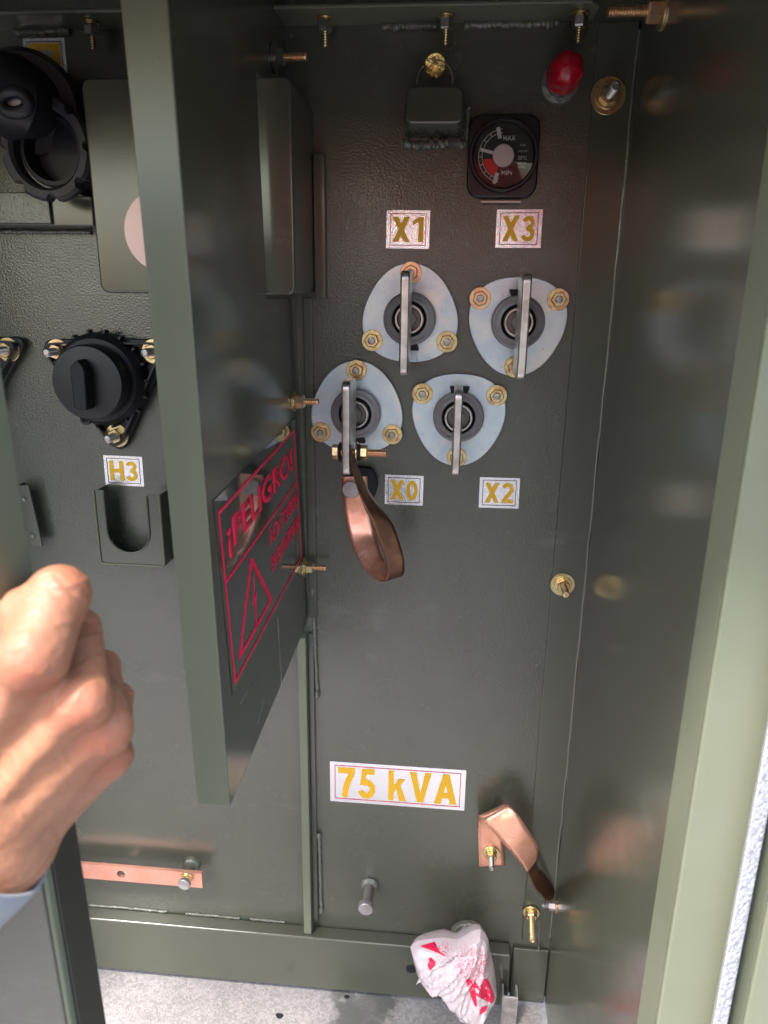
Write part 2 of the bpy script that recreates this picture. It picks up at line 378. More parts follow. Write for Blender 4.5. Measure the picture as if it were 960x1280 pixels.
# ------------------------------------------------------------------ ground
gm = MB(); gm.add([(-60, -60, -.06), (60, -60, -.06), (60, 60, -.06), (-60, 60, -.06)], [(0, 1, 2, 3)])
lowbouncem = node_mat('lowbounce', (.07, .07, .072), .85, 0, .3, var=[(12, (.10, .098, .095), .4, .7, 5)], bump=[(200, .5, .003, 3)])  # unseen dark ground, added so less light bounces up to the panel
tag(part('ground', gm, lowbouncem), 'dark asphalt yard around the concrete slab, unseen, added to cut bounced light', kind='structure')
tag(part('concrete_slab', MB().box((-1.8, -2.0, -.059), (1.5, .9, 0)), conc), 'pale speckled concrete slab with damp dark stains', kind='structure')
for (px, py, s_) in ((386, 1228, .007), (349, 1270, .008), (465, 1238, .005), (433, 1246, .006)):
    a_, b_ = (px-480)/F, (py-640)/F
    vv = Vector((a_*XC[0]+b_*XC[1]+XC[2], a_*YC[0]+b_*YC[1]+YC[2], -(a_*DC[0]+b_*DC[1]+DC[2])))
    g_ = CAMP + vv * (-H / vv.z)
    bm = bmesh.new(); bmesh.ops.create_icosphere(bm, subdivisions=2, radius=s_*.55)
    for v in bm.verts: v.co *= 1 + .5*noise.noise(v.co*180+Vector((px, 0, 0))); v.co.z *= .35; v.co.x *= 1.3
    me = bpy.data.meshes.new('grit_chip'); bm.to_mesh(me); bm.free(); me.materials.append(blackm)
    o = link('grit_chip', me); o.location = g_ + Vector((0, 0, .001))
    tag(o, {386: 'small dark chip on concrete alone near the sill', 349: 'dark chip on concrete lowest and farthest left', 465: 'tiny dark chip by the sill right of the damp stain', 433: 'small dark chip at the left edge of the damp stain'}[px], 'debris')

# ------------------------------------------------------------------ barrier plate
Yp = -.35
bz0 = P(270, 1005, Yp).z; bz1 = ZT + .03
xb1 = P(288, 1005, Yp).x; xt1 = P(208, 0, Yp).x           # the plate leans slightly
xb0 = P(248, 1005, Yp).x; xt0 = P(150, 0, Yp).x
bar = empty('barrier_plate', 'olive green steel barrier plate standing out between the two compartments, danger notice on it', 'barrier', T((0, 0, 0)))
zt_px = P(208, 0, Yp).z
def lean(xa, xb, z): return xb + (xa - xb) * (z - bz0) / (zt_px - bz0)
t_ = .002
LEAN = .0115
def front_x(z): return xb1 - LEAN * (z - bz0) / .633
zbk = P(385, 772, 0).z
zn0 = P(350, 374, -.13).z; zn1 = P(335, 92, -.13).z       # notch round the box
yn = -.135
def plate_pt(y, z, o=0): 
    return Vector((XB - .002 + (xb1 - XB + .002) * y / Yp - LEAN * (z - bz0) / .633 + o, y, z))
out = [(Yp, bz0), (-.003, zbk), (-.003, zn0), (yn, zn0), (yn, zn1), (-.003, zn1), (-.003, bz1), (Yp, bz1)]
m = MB()
def strip_plate(m, ya, yb, za0, za1, zb0, zb1, n=10):
    for i in range(n):
        f0, f1 = i/n, (i+1)/n
        m.hexa([plate_pt(ya, za0+(za1-za0)*f0, -t_), plate_pt(yb, zb0+(zb1-zb0)*f0, -t_), plate_pt(yb, zb0+(zb1-zb0)*f0), plate_pt(ya, za0+(za1-za0)*f0),
                plate_pt(ya, za0+(za1-za0)*f1, -t_), plate_pt(yb, zb0+(zb1-zb0)*f1, -t_), plate_pt(yb, zb0+(zb1-zb0)*f1), plate_pt(ya, za0+(za1-za0)*f1)])
# simple sheet built from one outline, extruded
vs = [plate_pt(y, z) for y, z in out] + [plate_pt(y, z, -t_) for y, z in out]
n = len(out)
m.add(vs, [(0,1,2,3), (0,3,4,7), (7,4,5,6), (8,11,10,9), (8,15,12,11), (15,14,13,12)] + [(i, (i+1) % n, n+(i+1) % n, n+i) for i in range(n)])
part('plate_sheet', m, paint_s, bar)
for pa, pb in (((347, 772), (352, 858)), ((300, 880), (318, 850)), ((322, 905), (330, 872))):
    def opl(q):
        a_, b_ = (q[0]-480)/F, (q[1]-640)/F
        v = Vector((a_*XC[0]+b_*XC[1]+XC[2], a_*YC[0]+b_*YC[1]+YC[2], -(a_*DC[0]+b_*DC[1]+DC[2])))
        A_, B_, C2 = plate_pt(Yp, .7), plate_pt(0, .7), plate_pt(Yp, 1.1); nn = (B_-A_).cross(C2-A_).normalized()
        return CAMP + v*((A_-CAMP).dot(nn)/v.dot(nn))
    a, b_ = opl(pa), opl(pb); part('scratch', MB().tube([a.lerp(b_, i/8)+Vector((.0001, random.uniform(-.0006, .0006), 0)) for i in range(9)], .0004, 5), galv, bar)
# hemmed front edge facing the viewer
fe = MB()
zz = [bz0 + (bz1-bz0)*i/12 for i in range(13)]
def fex0(z): return front_x(z) - (xb1 - xb0) - .003 * (z - bz0)
pts = []
a0, a1 = zz[0], zz[-1]
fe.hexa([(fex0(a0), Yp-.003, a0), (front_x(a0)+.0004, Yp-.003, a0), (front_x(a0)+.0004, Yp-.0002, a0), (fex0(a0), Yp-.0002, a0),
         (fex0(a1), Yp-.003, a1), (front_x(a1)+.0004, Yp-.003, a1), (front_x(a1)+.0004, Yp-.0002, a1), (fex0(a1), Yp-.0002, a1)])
part('front_hem', fe, paint_lit, bar, bevel=.0014, seg=3)
fe2 = MB()
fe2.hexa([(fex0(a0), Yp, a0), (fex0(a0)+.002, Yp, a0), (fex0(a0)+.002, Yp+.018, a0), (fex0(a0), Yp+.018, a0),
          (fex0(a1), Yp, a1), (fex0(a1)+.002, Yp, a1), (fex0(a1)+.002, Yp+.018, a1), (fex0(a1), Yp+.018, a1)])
part('hem_return', fe2, paint_lit, bar)
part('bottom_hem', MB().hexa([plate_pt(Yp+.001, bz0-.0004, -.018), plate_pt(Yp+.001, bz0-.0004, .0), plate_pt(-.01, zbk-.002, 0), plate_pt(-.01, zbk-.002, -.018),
    plate_pt(Yp+.001, bz0+.0016, -.018), plate_pt(Yp+.001, bz0+.0016, -t_-.0003), plate_pt(-.01, zbk+.0, -t_-.0003), plate_pt(-.01, zbk+.0, -.018)]), paint_lit, bar)

# danger notice on the barrier: local frame x = towards the panel (back), y = up, z = out (+X)
def on_plate(px, py):
    # intersect the view ray with the plate's plane (three of its points)
    A, B, C_ = plate_pt(Yp, .7), plate_pt(0, .7), plate_pt(Yp, 1.1)
    nrm = (B-A).cross(C_-A).normalized()
    a_, b_ = (px-480)/F, (py-640)/F
    v = Vector((a_*XC[0]+b_*XC[1]+XC[2], a_*YC[0]+b_*YC[1]+YC[2], -(a_*DC[0]+b_*DC[1]+DC[2])))
    return CAMP + v * ((A-CAMP).dot(nrm) / v.dot(nrm)), nrm
p_ft, nrm = on_plate(275, 633); p_fb, _ = on_plate(291, 862); p_bt, _ = on_plate(370, 531)
if nrm.x < 0: nrm = -nrm
ex = (p_bt - p_ft); wS = ex.length; ex.normalize(); ey = nrm.cross(ex).normalized(); hS = (p_ft - p_fb).length
if ey.z < 0: ey = -ey
MS = Matrix((ex, ey, ex.cross(ey))).transposed().to_4x4(); MS.translation = p_fb + nrm*.0004
print('sign', wS, hS, p_ft, p_fb, p_bt)
sg = empty('danger_notice', 'clear glossy danger notice with red Spanish wording and lightning triangle on the barrier plate', 'sign', MS)
part('film', MB().box((-.003, -.004, 0), (wS+.004, hS+.010, .0006)), clear, sg)
def frame_pts(x0, y0, x1, y1, t, z0=.0008, z1=.0011, m=None):
    m = m or MB()
    m.box((x0, y0, z0), (x1, y0+t, z1)); m.box((x0, y1-t, z0), (x1, y1, z1))
    m.box((x0, y0+t, z0), (x0+t, y1-t, z1)); m.box((x1-t, y0+t, z0), (x1, y1-t, z1)); return m
part('border', frame_pts(.003, .003, wS-.002, hS-.002, .0030), redink, sg)
ysp = hS * .60
part('rule_line', MB().box((.0062, ysp, .0008), (wS-.0052, ysp+.0030, .0011)), redink, sg)
def loop_line(pts, w_, z0, z1):
    m = MB(); n = len(pts)
    c = Vector((sum(p[0] for p in pts)/n, sum(p[1] for p in pts)/n))
    inn = [c + (Vector(p)-c)*(1-w_) for p in pts]
    for i in range(n):
        j = (i+1) % n
        m.hexa([(*pts[i], z0), (*pts[j], z0), (*inn[j], z0), (*inn[i], z0), (*pts[i], z1), (*pts[j], z1), (*inn[j], z1), (*inn[i], z1)])
    return m
def rnd_poly(pts, r, n=5):
    out = []; N = len(pts)
    for i in range(N):
        p = Vector(pts[i]); a = (Vector(pts[i-1])-p).normalized(); b = (Vector(pts[(i+1) % N])-p).normalized()
        q0 = p + a*r; q1 = p + b*r
        for k in range(n+1):
            t = k/n; out.append(tuple((1-t)**2*q0 + 2*t*(1-t)*p + t*t*q1))
    return out
tri = rnd_poly([(wS*.06, hS*.10), (wS*.50, hS*.10), (wS*.28, hS*.565)], .008)
part('warning_triangle', loop_line(tri, .18, .0008, .0011), redink, sg)
cx = wS*.28; cy = hS*.25
bolt = [(cx+.004, cy+.030), (cx-.006, cy+.002), (cx+.001, cy+.004), (cx-.003, cy-.018), (cx-.006, cy-.018), (cx-.001, cy-.027), (cx+.002, cy-.016), (cx, cy-.016), (cx+.008, cy+.010), (cx+.001, cy+.008)]
part('lightning_bolt', MB().prism(bolt, .0008, .0011), redink, sg)

def text_mesh(txt, h, bold=0.0, wscale=1.0, width=None, depth=.0003, space=1.0):
    cu = bpy.data.curves.new('lettering', 'FONT'); cu.body = txt; cu.size = 1; cu.offset = bold; cu.space_character = space
    cu.fill_mode = 'FRONT'; cu.resolution_u = 4
    o = bpy.data.objects.new('tmp', cu); COL.objects.link(o)
    dg = bpy.context.evaluated_depsgraph_get(); me = bpy.data.meshes.new_from_object(o.evaluated_get(dg))
    bpy.data.objects.remove(o); bpy.data.curves.remove(cu)
    xs = [v.co.x for v in me.vertices]; ys = [v.co.y for v in me.vertices]
    x0, x1, y0, y1 = min(xs), max(xs), min(ys), max(ys)
    sy = h/(y1-y0); sx = (width/(x1-x0)) if width else sy*wscale
    cx_, cy_ = (x0+x1)/2, (y0+y1)/2
    bm = bmesh.new(); bm.from_mesh(me)
    r = bmesh.ops.extrude_face_region(bm, geom=bm.faces[:])
    for v in [e for e in r['geom'] if isinstance(e, bmesh.types.BMVert)]: v.co.z += .3
    for v in bm.verts: v.co = Vector(((v.co.x-cx_)*sx, (v.co.y-cy_)*sy, 0 if v.co.z < .1 else depth))
    bmesh.ops.recalc_face_normals(bm, faces=bm.faces)
    bm.to_mesh(me); bm.free(); me.materials.clear(); return me
def letters(txt, h, width, mat, parent, x=0, y=0, z=0, bold=.02, name='lettering', rot=0):
    me = text_mesh(txt, h, bold, width=width); me.name = name; me.materials.append(mat)
    o = link(name, me, parent); o.matrix_local = T((x, y, z)) @ Matrix.Rotation(rot, 4, 'Z'); return o
letters('¡PELIGRO!', hS*.20, wS*.86, redink, sg, wS*.5, hS*.79, .0008, .035)
letters('ALTA TENSION', hS*.105, wS*.46, redink, sg, wS*.75, hS*.50, .0008, .02)
letters('EN SU INTERIOR', hS*.105, wS*.46, redink, sg, wS*.75, hS*.32, .0008, .02)

# ------------------------------------------------------------------ bolts
CACHE = {}
def cm(key, fn):
    if key not in CACHE: CACHE[key] = fn()
    return CACHE[key]
def washer_me(ro, ri, t, mat, z=0):
    def f():
        m = MB().lathe([(ri, z), (ro-.0004, z), (ro, z+.0004), (ro, z+t-.0004), (ro-.0004, z+t), (ri, z+t)], 28, closed=False)
        me = m.mesh('washer', mat); me.shade_smooth(); me.set_sharp_from_angle(angle=R(35)); return me
    return cm(('w', ro, ri, t, mat.name, z), f)
def nut_me(ra, t, mat, z, ri=0.0, name='nut'):
    def f():
        prof = [(ri, z), (ra*.92, z), (ra, z+t*.12), (ra, z+t*.85), (ra*.88, z+t), (ri, z+t)] if ri else [(0.0001, z), (ra*.92, z), (ra, z+t*.12), (ra, z+t*.85), (ra*.88, z+t), (.0001, z+t)]
        m = MB().lathe(prof, 6, closed=False)
        me = m.mesh(name, mat); return me
    return cm(('n', ra, t, mat.name, z, ri, name), f)
def thread_me(r, z0, z1, mat, pitch=.0023, smooth_end=False):
    def f():
        n = max(2, int((z1-z0)/pitch)); prof = []
        for i in range(n):
            z = z0 + (z1-z0)*i/n; d = (z1-z0)/n
            prof += [(r*.74, z), (r, z+d*.4), (r, z+d*.55)]
        prof += [(r*.84, z1-.0002), (r*.6, z1)]
        m = MB().lathe([(.0001, z0)] + prof + [(r*.5, z1-.0006), (.0001, z1-.0006)], 16, closed=False)
        me = m.mesh('threaded_shaft', mat); me.shade_smooth(); me.set_sharp_from_angle(angle=R(40)); return me
    return cm(('t', r, z0, z1, mat.name, pitch), f)
def bolt_thing(Mx, label, wr=.012, nr=.0085, sr=.0042, L=.035, wt=.002, nt_=.007, mats=(gold, gold, gold), two=False, neg=0, group='zinc plated bolts fixing the cabinet', name='bolt', parent=None):
    if parent is None: e = empty(name, label, 'bolt', Mx, group)
    else:
        e = bpy.data.objects.new(name, nut_me(nr, nt_, mats[1], wt)); COL.objects.link(e); e.parent = parent; e.matrix_local = Mx
        link('washer', washer_me(wr, sr, wt, mats[0]), e); link('threaded_shaft', thread_me(sr, -.001, L, mats[2]), e); return e
    link('washer', washer_me(wr, sr, wt, mats[0]), e)
    if two: link('lock_washer', washer_me(wr*.72, sr, .0018, mats[0], wt), e); wt += .0018
    link('nut', nut_me(nr, nt_, mats[1], wt), e)
    link('threaded_shaft', thread_me(sr, -neg, L, mats[2]), e)
    return e
OUT = (0, -1, 0)
bolt_thing(axis_at(P(760, 120, -.005), OUT, .3), 'yellow zinc bolt with wide washer on the right flange near the red cap', .0185, .010, .0055, .040, mats=(gold, gold, greysteel), two=True)
bolt_thing(axis_at(P(703, 730, -.005), OUT, .5), 'yellow zinc bolt halfway down the right flange', .0155, .0085, .0045, .036, mats=(gold, gold, gold), two=True)
bolt_thing(axis_at(P(664, 1140, -.005), (-.05, -1, -.1), .2), 'yellow zinc stud pointing down below the lower copper strap', .0125, .0085, .005, .047, mats=(gold, gold, gold), two=True)
yq = PX(829, 13, XR)
bolt_thing(axis_at(yq, (-1, 0, 0), .4), 'gold bolt at the top right pointing left from the side wall', .0165, .0105, .0052, .050, mats=(gold, rose, rose), nt_=.013, two=False)
yq = PX(693, 1119, XR) 
bolt_thing(axis_at(Vector((XR, -.022, yq.z)), (-1, 0, 0), .2), 'pale bolt holding the end of the lower copper strap to the side wall', .0095, .0065, .004, .020, mats=(rose, galv, galv), nt_=.009)
def on_plate_bolt(px, py):
    _, nr_ = on_plate(px, py); Yb = {356: -.062, 377: -.040, 383: -.020}[px]
    z = P(px, py, Yb).z; return plate_pt(Yb, z, .0002), (nr_ if nr_.x > 0 else -nr_)
p, nr_ = on_plate_bolt(356, 72)
bolt_thing(axis_at(p, nr_, .1), 'dark bolt through the barrier plate above the deep green box', .014, .0085, .0042, .034, mats=(greysteel, greysteel, rose), two=True)
p, nr_ = on_plate_bolt(377, 502)
bolt_thing(axis_at(p, nr_, .1), 'reddish bolt through the barrier plate beside the left bushing', .0125, .0085, .004, .031, mats=(gold, rose, rose), two=True, nt_=.010)
p, nr_ = on_plate_bolt(383, 709)
bolt_thing(axis_at(p, nr_, .6), 'gold bolt through the barrier plate right of the danger notice', .013, .0085, .004, .030, mats=(gold, gold, rose), two=True, nt_=.009)
for px, lab in ((406, 'small bolt hanging from the top rim nearest the barrier plate'), (558, 'small bolt hanging from the top rim above the brass seal'), (725, 'small bolt hanging from the top rim above the red cap'), (113, 'small bolt hanging from the top rim in the left compartment')):
    b = P(px, 20, -.028)
    e = bolt_thing(axis_at((b.x, -.028, ZT-.0003), (0, 0, -1), .2), lab, .009, .0080, .0033, .027, mats=(gold, greysteel, gold), two=True, nt_=.010, group='bolts hanging from the top rim')
# ground stud in the middle and bar bolt
e = empty('grounding_stud', 'grey round grounding stud on a welded collar below the rating sticker', 'stud', axis_at(P(462, 1106, 0), (-.02, -1, -.05)))
m = MB(); m.lathe([(.0145, 0), (.0142, .003), (.011, .005), (.009, .0065), (.0001, .0065)], 20, closed=False)
for v in range(len(m.v)): 
    q = Vector(m.v[v]); s_ = 1 + .12*noise.noise(q*300); m.v[v] = (q.x*s_, q.y*s_, q.z)
part('weld_collar', m, weldm, e, sa=60)
part('stud_shank', MB().lathe([(.0088, .004), (.0088, .034), (.0001, .034)], 20, closed=False), greysteel, e, sa=40)
part('stud_head', MB().lathe([(.0001, .0343), (.0105, .0343), (.0112, .0352), (.0112, .044), (.0100, .0455), (.0001, .0455)], 24, closed=False), galv, e, sa=40)

# ------------------------------------------------------------------ bold lettering cut from strokes
def g_slant(x0, x1, w_, y0=0, y1=1): return [[(x0, y0), (x0+w_, y0), (x1+w_, y1), (x1, y1)]]
def g_stroke(pts, w_):
    P_ = [Vector(p) for p in pts]; q = []; L = []; Rr = []
    for i, p in enumerate(P_):
        d = (P_[min(i+1, len(P_)-1)] - P_[max(i-1, 0)]).normalized(); n_ = Vector((-d.y, d.x))*w_/2
        L.append(p+n_); Rr.append(p-n_)
    return [[tuple(Rr[i]), tuple(Rr[i+1]), tuple(L[i+1]), tuple(L[i])] for i in range(len(P_)-1)]
def g_arc(cx_, cy_, rx, ry, a0, a1, n=14): return [(cx_+rx*math.cos(R(a0+(a1-a0)*i/n)), cy_+ry*math.sin(R(a0+(a1-a0)*i/n))) for i in range(n+1)]
def g_box(x0, y0, x1, y1): return [[(x0, y0), (x1, y0), (x1, y1), (x0, y1)]]
GLY = {
 'X': (.74, [g_slant(0, .50, .24), g_slant(.50, 0, .24)]),
 '1': (.46, [g_box(.24, 0, .46, 1), [[(0, .66), (.24, .80), (.24, 1), (.16, .93), (0, .84)]]]),
 '0': (.62, [g_stroke(g_arc(.31, .5, .21, .405, 0, 360, 32), .20)]),
 '2': (.62, [g_stroke(g_arc(.31, .70, .205, .21, 165, -30, 14) + [(.40, .46), (.26, .30), (.14, .12)], .20), g_box(.02, 0, .61, .19)]),
 '3': (.62, [g_stroke(g_arc(.29, .73, .20, .18, 165, -90, 14), .18), g_stroke(g_arc(.29, .29, .22, .20, 90, -165, 16), .19), g_box(.20, .43, .32, .60)]),
 '5': (.62, [g_box(.12, .82, .58, 1), [[(.06, .44), (.25, .48), (.30, .82), (.12, .82)]], g_stroke(g_arc(.29, .32, .215, .225, 130, -165, 18), .20)]),
 '7': (.60, [g_box(0, .81, .60, 1), g_stroke([(.50, .81), (.38, .60), (.28, .34), (.23, 0)], .21)]),
 'H': (.74, [g_box(0, 0, .22, 1), g_box(.52, 0, .74, 1), g_box(.22, .41, .52, .60)]),
 'k': (.63, [g_box(0, 0, .19, 1), [[(.16, .23), (.16, .47), (.35, .74), (.60, .74)]], [[(.27, .44), (.41, .56), (.63, 0), (.38, 0)]]]),
 'V': (.76, [[[(.27, 0), (.49, 0), (.76, 1), (.53, 1), (.38, .30), (.23, 1), (0, 1)]]]),
 'A': (.78, [[[(0, 0), (.23, 0), (.29, .20), (.49, .20), (.55, 0), (.78, 0), (.50, 1), (.28, 1)]]]),
 ' ': (.22, [])}
def bold_letters(txt, h, width, mat, parent, z=0, seed=0):
    tot = sum(GLY[c_][0] for c_ in txt) + .11*(len(txt)-1); sx = width/tot; x = -tot/2; m = MB(); k_ = 0
    for c_ in txt:
        w_, strokes = GLY[c_]
        for s_ in strokes:
            k_ += 1; zt_ = z + .00022 + .00003*(k_ % 4)
            for poly in s_:
                if c_ == 'A':      # counter of the A left open: three convex pieces
                    for pl in ([(0, 0), (.23, 0), (.405, .68), (.39, 1), (.28, 1)], [(.55, 0), (.78, 0), (.50, 1), (.39, 1), (.375, .68)], [(.28, .20), (.50, .20), (.455, .38), (.325, .38)]):
                        k_ += 1; m.prism([((x+a_)*sx, (b_-.5)*h) for a_, b_ in pl], z, z+.00022+.00003*(k_ % 4))
                else: m.prism([((x+a_)*sx, (b_-.5)*h) for a_, b_ in poly], z, zt_)
        x += w_ + .11
    return part('lettering', m, mat, parent)

# ------------------------------------------------------------------ stickers
def sticker(px0, py0, px1, py1, txt, label, ink=orange, border=inkd, roll=0.0, bold=.035, cap=None, tw=.72, th=.66, smudge=False):
    c = P((px0+px1)/2, (py0+py1)/2, 0)
    W = abs(P(px1, (py0+py1)/2).x - P(px0, (py0+py1)/2).x); Hh = abs(P((px0+px1)/2, py0).z - P((px0+px1)/2, py1).z)
    e = empty('label_sticker', label, 'sticker', T((c.x, -.0004, c.z)) @ PAN @ Matrix.Rotation(roll, 4, 'Z'), 'silver foil stickers with ochre lettering')
    part('foil_backing', MB().box((-W/2, -Hh/2, 0), (W/2, Hh/2, .0004)), foil, e)
    q = .10*Hh
    part('border', frame_pts(-W/2+q, -Hh/2+q*.8, W/2-q, Hh/2-q*.8, .0008 if Hh < .055 else .0011, .0006, .0008), border, e)
    if txt: bold_letters(txt, Hh*th, W*tw, ink, e, .0006)
    if smudge:
        m = MB().box((-W/2+.006, -Hh/2+.005, .0006), (W/2-.006, Hh/2-.005, .0008)); part('ochre_field', m, orange, e)
        m = MB(); rs = random.Random(5)
        pts = [((.005+.006*rs.random())*math.cos(2*math.pi*i/22), (.006+.008*rs.random())*math.sin(2*math.pi*i/22)) for i in range(22)]
        part('worn_patch', m.prism(pts, .001, .0012), galv, e)
    return e
sticker(483, 263, 537, 311, 'X1', 'foil sticker reading X1 above the upper left bushing', border=inkp, roll=R(-.3))
sticker(620, 262, 677, 310, 'X3', 'crinkled foil sticker reading X3 below the round gauge', border=inkd, roll=R(.3))
sticker(481, 594, 529, 631, 'X0', 'foil sticker reading X0 right of the hanging copper strap', roll=R(-.4))
sticker(599, 597, 649, 635, 'X2', 'foil sticker reading X2 below the lower right bushing', roll=R(.5))
sticker(131, 570, 179, 607, 'H3', 'foil sticker reading H3 in the left compartment', roll=R(-.6))
sticker(412, 957, 581, 1007, '75 kVA', 'wide foil sticker reading 75 kVA low on the panel', ink=orange_b, border=inkp, roll=R(0), bold=.03, tw=.88, th=.74)
sticker(31, 48, 83, 97, '', 'worn ochre foil sticker at the top left corner', smudge=True, border=inkd)

# ------------------------------------------------------------------ low voltage bushings
MMP = D / F * 1.0     # metres per pixel on the back panel, roughly
def flange_me(thick=.006):
    def f():
        bmx = MB(); pts = []
        for i in range(96):
            a = 2*math.pi*i/96
            r = 58.5 + 3.2*math.cos(3*(a-math.pi/2)) + 3.2*math.sin(a)
            pts.append((r*.00096*math.cos(a), r*.00096*math.sin(a)))
        bmx.prism(pts, .004, .004+thick); me = bmx.mesh('flange_plate', zinc); return me
    return cm('flange', f)
def bushing(px, py, flip, label, spade_dx, key_side, mats3, sp_up=.057, sp_dn=.054):
    e = empty('low_voltage_bushing', label, 'bushing', pan_at(px, py, 0, math.pi if flip else 0), 'round grey bushings on pale zinc flanges')
    o = link('flange_plate', flange_me(), e, bevel=.0010)
    # gasket
    bm_ = MB().lathe([(.030, 0), (.050, 0), (.050, .004), (.030, .004)], 40, closed=False); part('gasket', bm_, blackm, e, sa=40)
    body = MB().lathe([(.0295, .010), (.0305, .012), (.0305, .020), (.0290, .0225), (.0268, .0232), (.0262, .0222), (.0240, .0222), (.0235, .0238), (.0205, .0245), (.0198, .0235)], 48, closed=False)
    part('bushing_body', body, porc, e, sa=35)
    part('gap_ring', MB().lathe([(.0200, .0232), (.0150, .0150), (.0001, .0150)], 40, closed=False), blackm, e, sa=35)  # black ring in the gap around the stud sleeve
    part('stud_sleeve', MB().lathe([(.0168, .0152), (.0168, .0275), (.0160, .0285), (.0142, .0285), (.0134, .027), (.0134, .0200)], 40, closed=False), tin, e, sa=35)
    part('stud_face', MB().lathe([(.0132, .0205), (.0085, .0205), (.0080, .0300), (.0001, .0300)], 32, closed=False), tin_d, e, sa=35)
    ks = MB().prism([(-.012, -.036), (.012, -.036), (.008, -.024), (-.008, -.024)], .0103, .0215)
    ko = part('key_block', ks, blackm, e, bevel=.001)
    if key_side < 0: ko.matrix_local = Matrix.Rotation(R(0), 4, 'Z')
    for k, (ang) in enumerate((90, 210, 330)):
        a = R(ang); rr = .0512
        gm_, = (mats3[k],)
        n_ = bolt_thing(T((rr*math.cos(a), rr*math.sin(a), .010)) @ Matrix.Rotation(R(17*k+px), 4, 'Z'), '', .0125, .0088, .0042, .0125, .0016, .0062, (gm_, gm_, greysteel), name='clamp_nut', parent=e)
    # spade terminal: a thick tongue standing out of the stud, edge towards the viewer
    s = -1 if flip else 1
    prof = rnd_poly([(.034, -sp_dn), (.090, -sp_dn), (.090, sp_up), (.034, sp_up)], .010, 6)   # (out, up)
    if flip: prof = rnd_poly([(.034, -sp_up), (.090, -sp_up), (.090, sp_dn), (.034, sp_dn)], .010, 6)
    dx = spade_dx*s; th = .0049
    m = MB(); m.prism([(a_, b_) for a_, b_ in prof], -th, th)
    Mx = Matrix(((0, 0, 1, dx), (0, 1, 0, 0), (1, 0, 0, 0), (0, 0, 0, 1)))
    m.xf(Mx); so_ = part('terminal_spade', m, tin, e, bevel=.0022, seg=3)
    mg = MB().lathe([(.0078, .026), (.0078, .052)], 24); mg.xf(T((dx*.5, 0, 0)) )
    part('spade_neck', MB().box((min(dx, 0)-.004, -.010, .0305), (max(dx, 0)+.004, .010, .050)), tin, so_, bevel=.002)
    return e
bushing(513, 398, False, 'zinc flanged bushing under the X1 sticker, pointed end up, upper left of four', -.0015, -1, (rose, gold, gold), .052, .058)
bushing(646, 402, True, 'zinc flanged bushing under the X3 sticker, upper right of four', .001, 1, (gold, gold, rose), .052, .058)
bushing(447, 514, False, 'leftmost zinc flanged bushing with a copper strap bolted to its spade', -.002, -1, (gold, gold, gold), .046, .061)
bushing(573, 518, True, 'lowest zinc flanged bushing above the X2 sticker', -.0015, 1, (gold, gold, gold), .040, .057)

# clamping bolt through the leftmost spade
ctr = P(436, 565, -.072)
e = empty('terminal_bolt', 'long gold bolt through the spade of the leftmost bushing above the copper strap', 'bolt', axis_at(P(432, 565, -.072), (1, 0, 0), .3))
link('head', nut_me(.0088, .008, gold, -.0155, name='head'), e)
link('washer', washer_me(.0115, .0045, .0016, black, -.0072), e)
link('washer', washer_me(.0125, .0045, .0018, gold, .0125), e)
link('lock_washer', washer_me(.0100, .0045, .0022, black, .0146), e)
link('nut', nut_me(.0088, .0090, gold, .0172), e)
link('threaded_shaft', thread_me(.0048, -.008, .048, rose), e)

# ------------------------------------------------------------------ ribbons
def ribbon(name, pairs, mat, parent, th=.0007, sub=8):
    A = [Vector(a) for a, b in pairs]; B = [Vector(b) for a, b in pairs]
    def cr(Q):
        o = []
        for i in range(len(Q)-1):
            p0, p1, p2, p3 = Q[max(i-1, 0)], Q[i], Q[i+1], Q[min(i+2, len(Q)-1)]
            for k in range(sub):
                t = k/sub; o.append(.5*((2*p1)+(-p0+p2)*t+(2*p0-5*p1+4*p2-p3)*t*t+(-p0+3*p1-3*p2+p3)*t**3))
        o.append(Q[-1]); return o
    a, b = cr(A), cr(B); W = 6; vs = []; fs = []
    for p, q in zip(a, b):
        for k in range(W+1): vs.append(p.lerp(q, k/W))
    for i in range(len(a)-1):
        for k in range(W): fs.append((i*(W+1)+k, i*(W+1)+k+1, (i+1)*(W+1)+k+1, (i+1)*(W+1)+k))
    for i, v in enumerate(vs):
        d = noise.noise(v*42)*.0007; vs[i] = v + Vector((0, d, 0))
    m = MB(); m.add(vs, fs); o = part(name, m, mat, parent, sa=60)
    s = o.modifiers.new('solid', 'SOLIDIFY'); s.thickness = th; s.offset = 0
    return o
st = empty('copper_strap', 'loop of copper strap hanging from the leftmost bushing spade to the panel', 'strap', T((0, 0, 0)))
back = [((426, 596, -.014), (459, 595, -.014)), ((428, 615, -.014), (460, 613, -.014)), ((431, 645, -.020), (462, 640, -.018)), ((436, 670, -.030), (469, 665, -.026)), ((443, 690, -.042), (473, 682, -.036)),
        ((455, 711, -.057), (480, 701, -.048)), ((466, 722, -.068), (486, 713, -.060)), ((476, 727, -.078), (492, 716, -.070)), ((481.5, 727, -.086), (503, 720, -.080)), ((483, 721, -.091), (505.5, 714, -.086)), ((483, 706, -.094), (505, 700, -.090)),
        ((477, 685, -.097), (502, 686, -.090)), ((465, 655, -.099), (492, 657, -.088)), ((455, 633, -.099), (480, 640, -.084)), ((447, 612, -.098), (463, 617, -.074)), ((441, 590, -.096), (450, 590, -.064)), ((438.5, 572, -.094), (443.5, 572, -.060)), ((438, 556, -.093), (442, 556, -.060))]
prs = [(P(*a), P(*b)) for a, b in back]
ribbon('strap_sheet', prs[:9], copper, st); ribbon('strap_outer_face', prs[8:], copper_d, st)
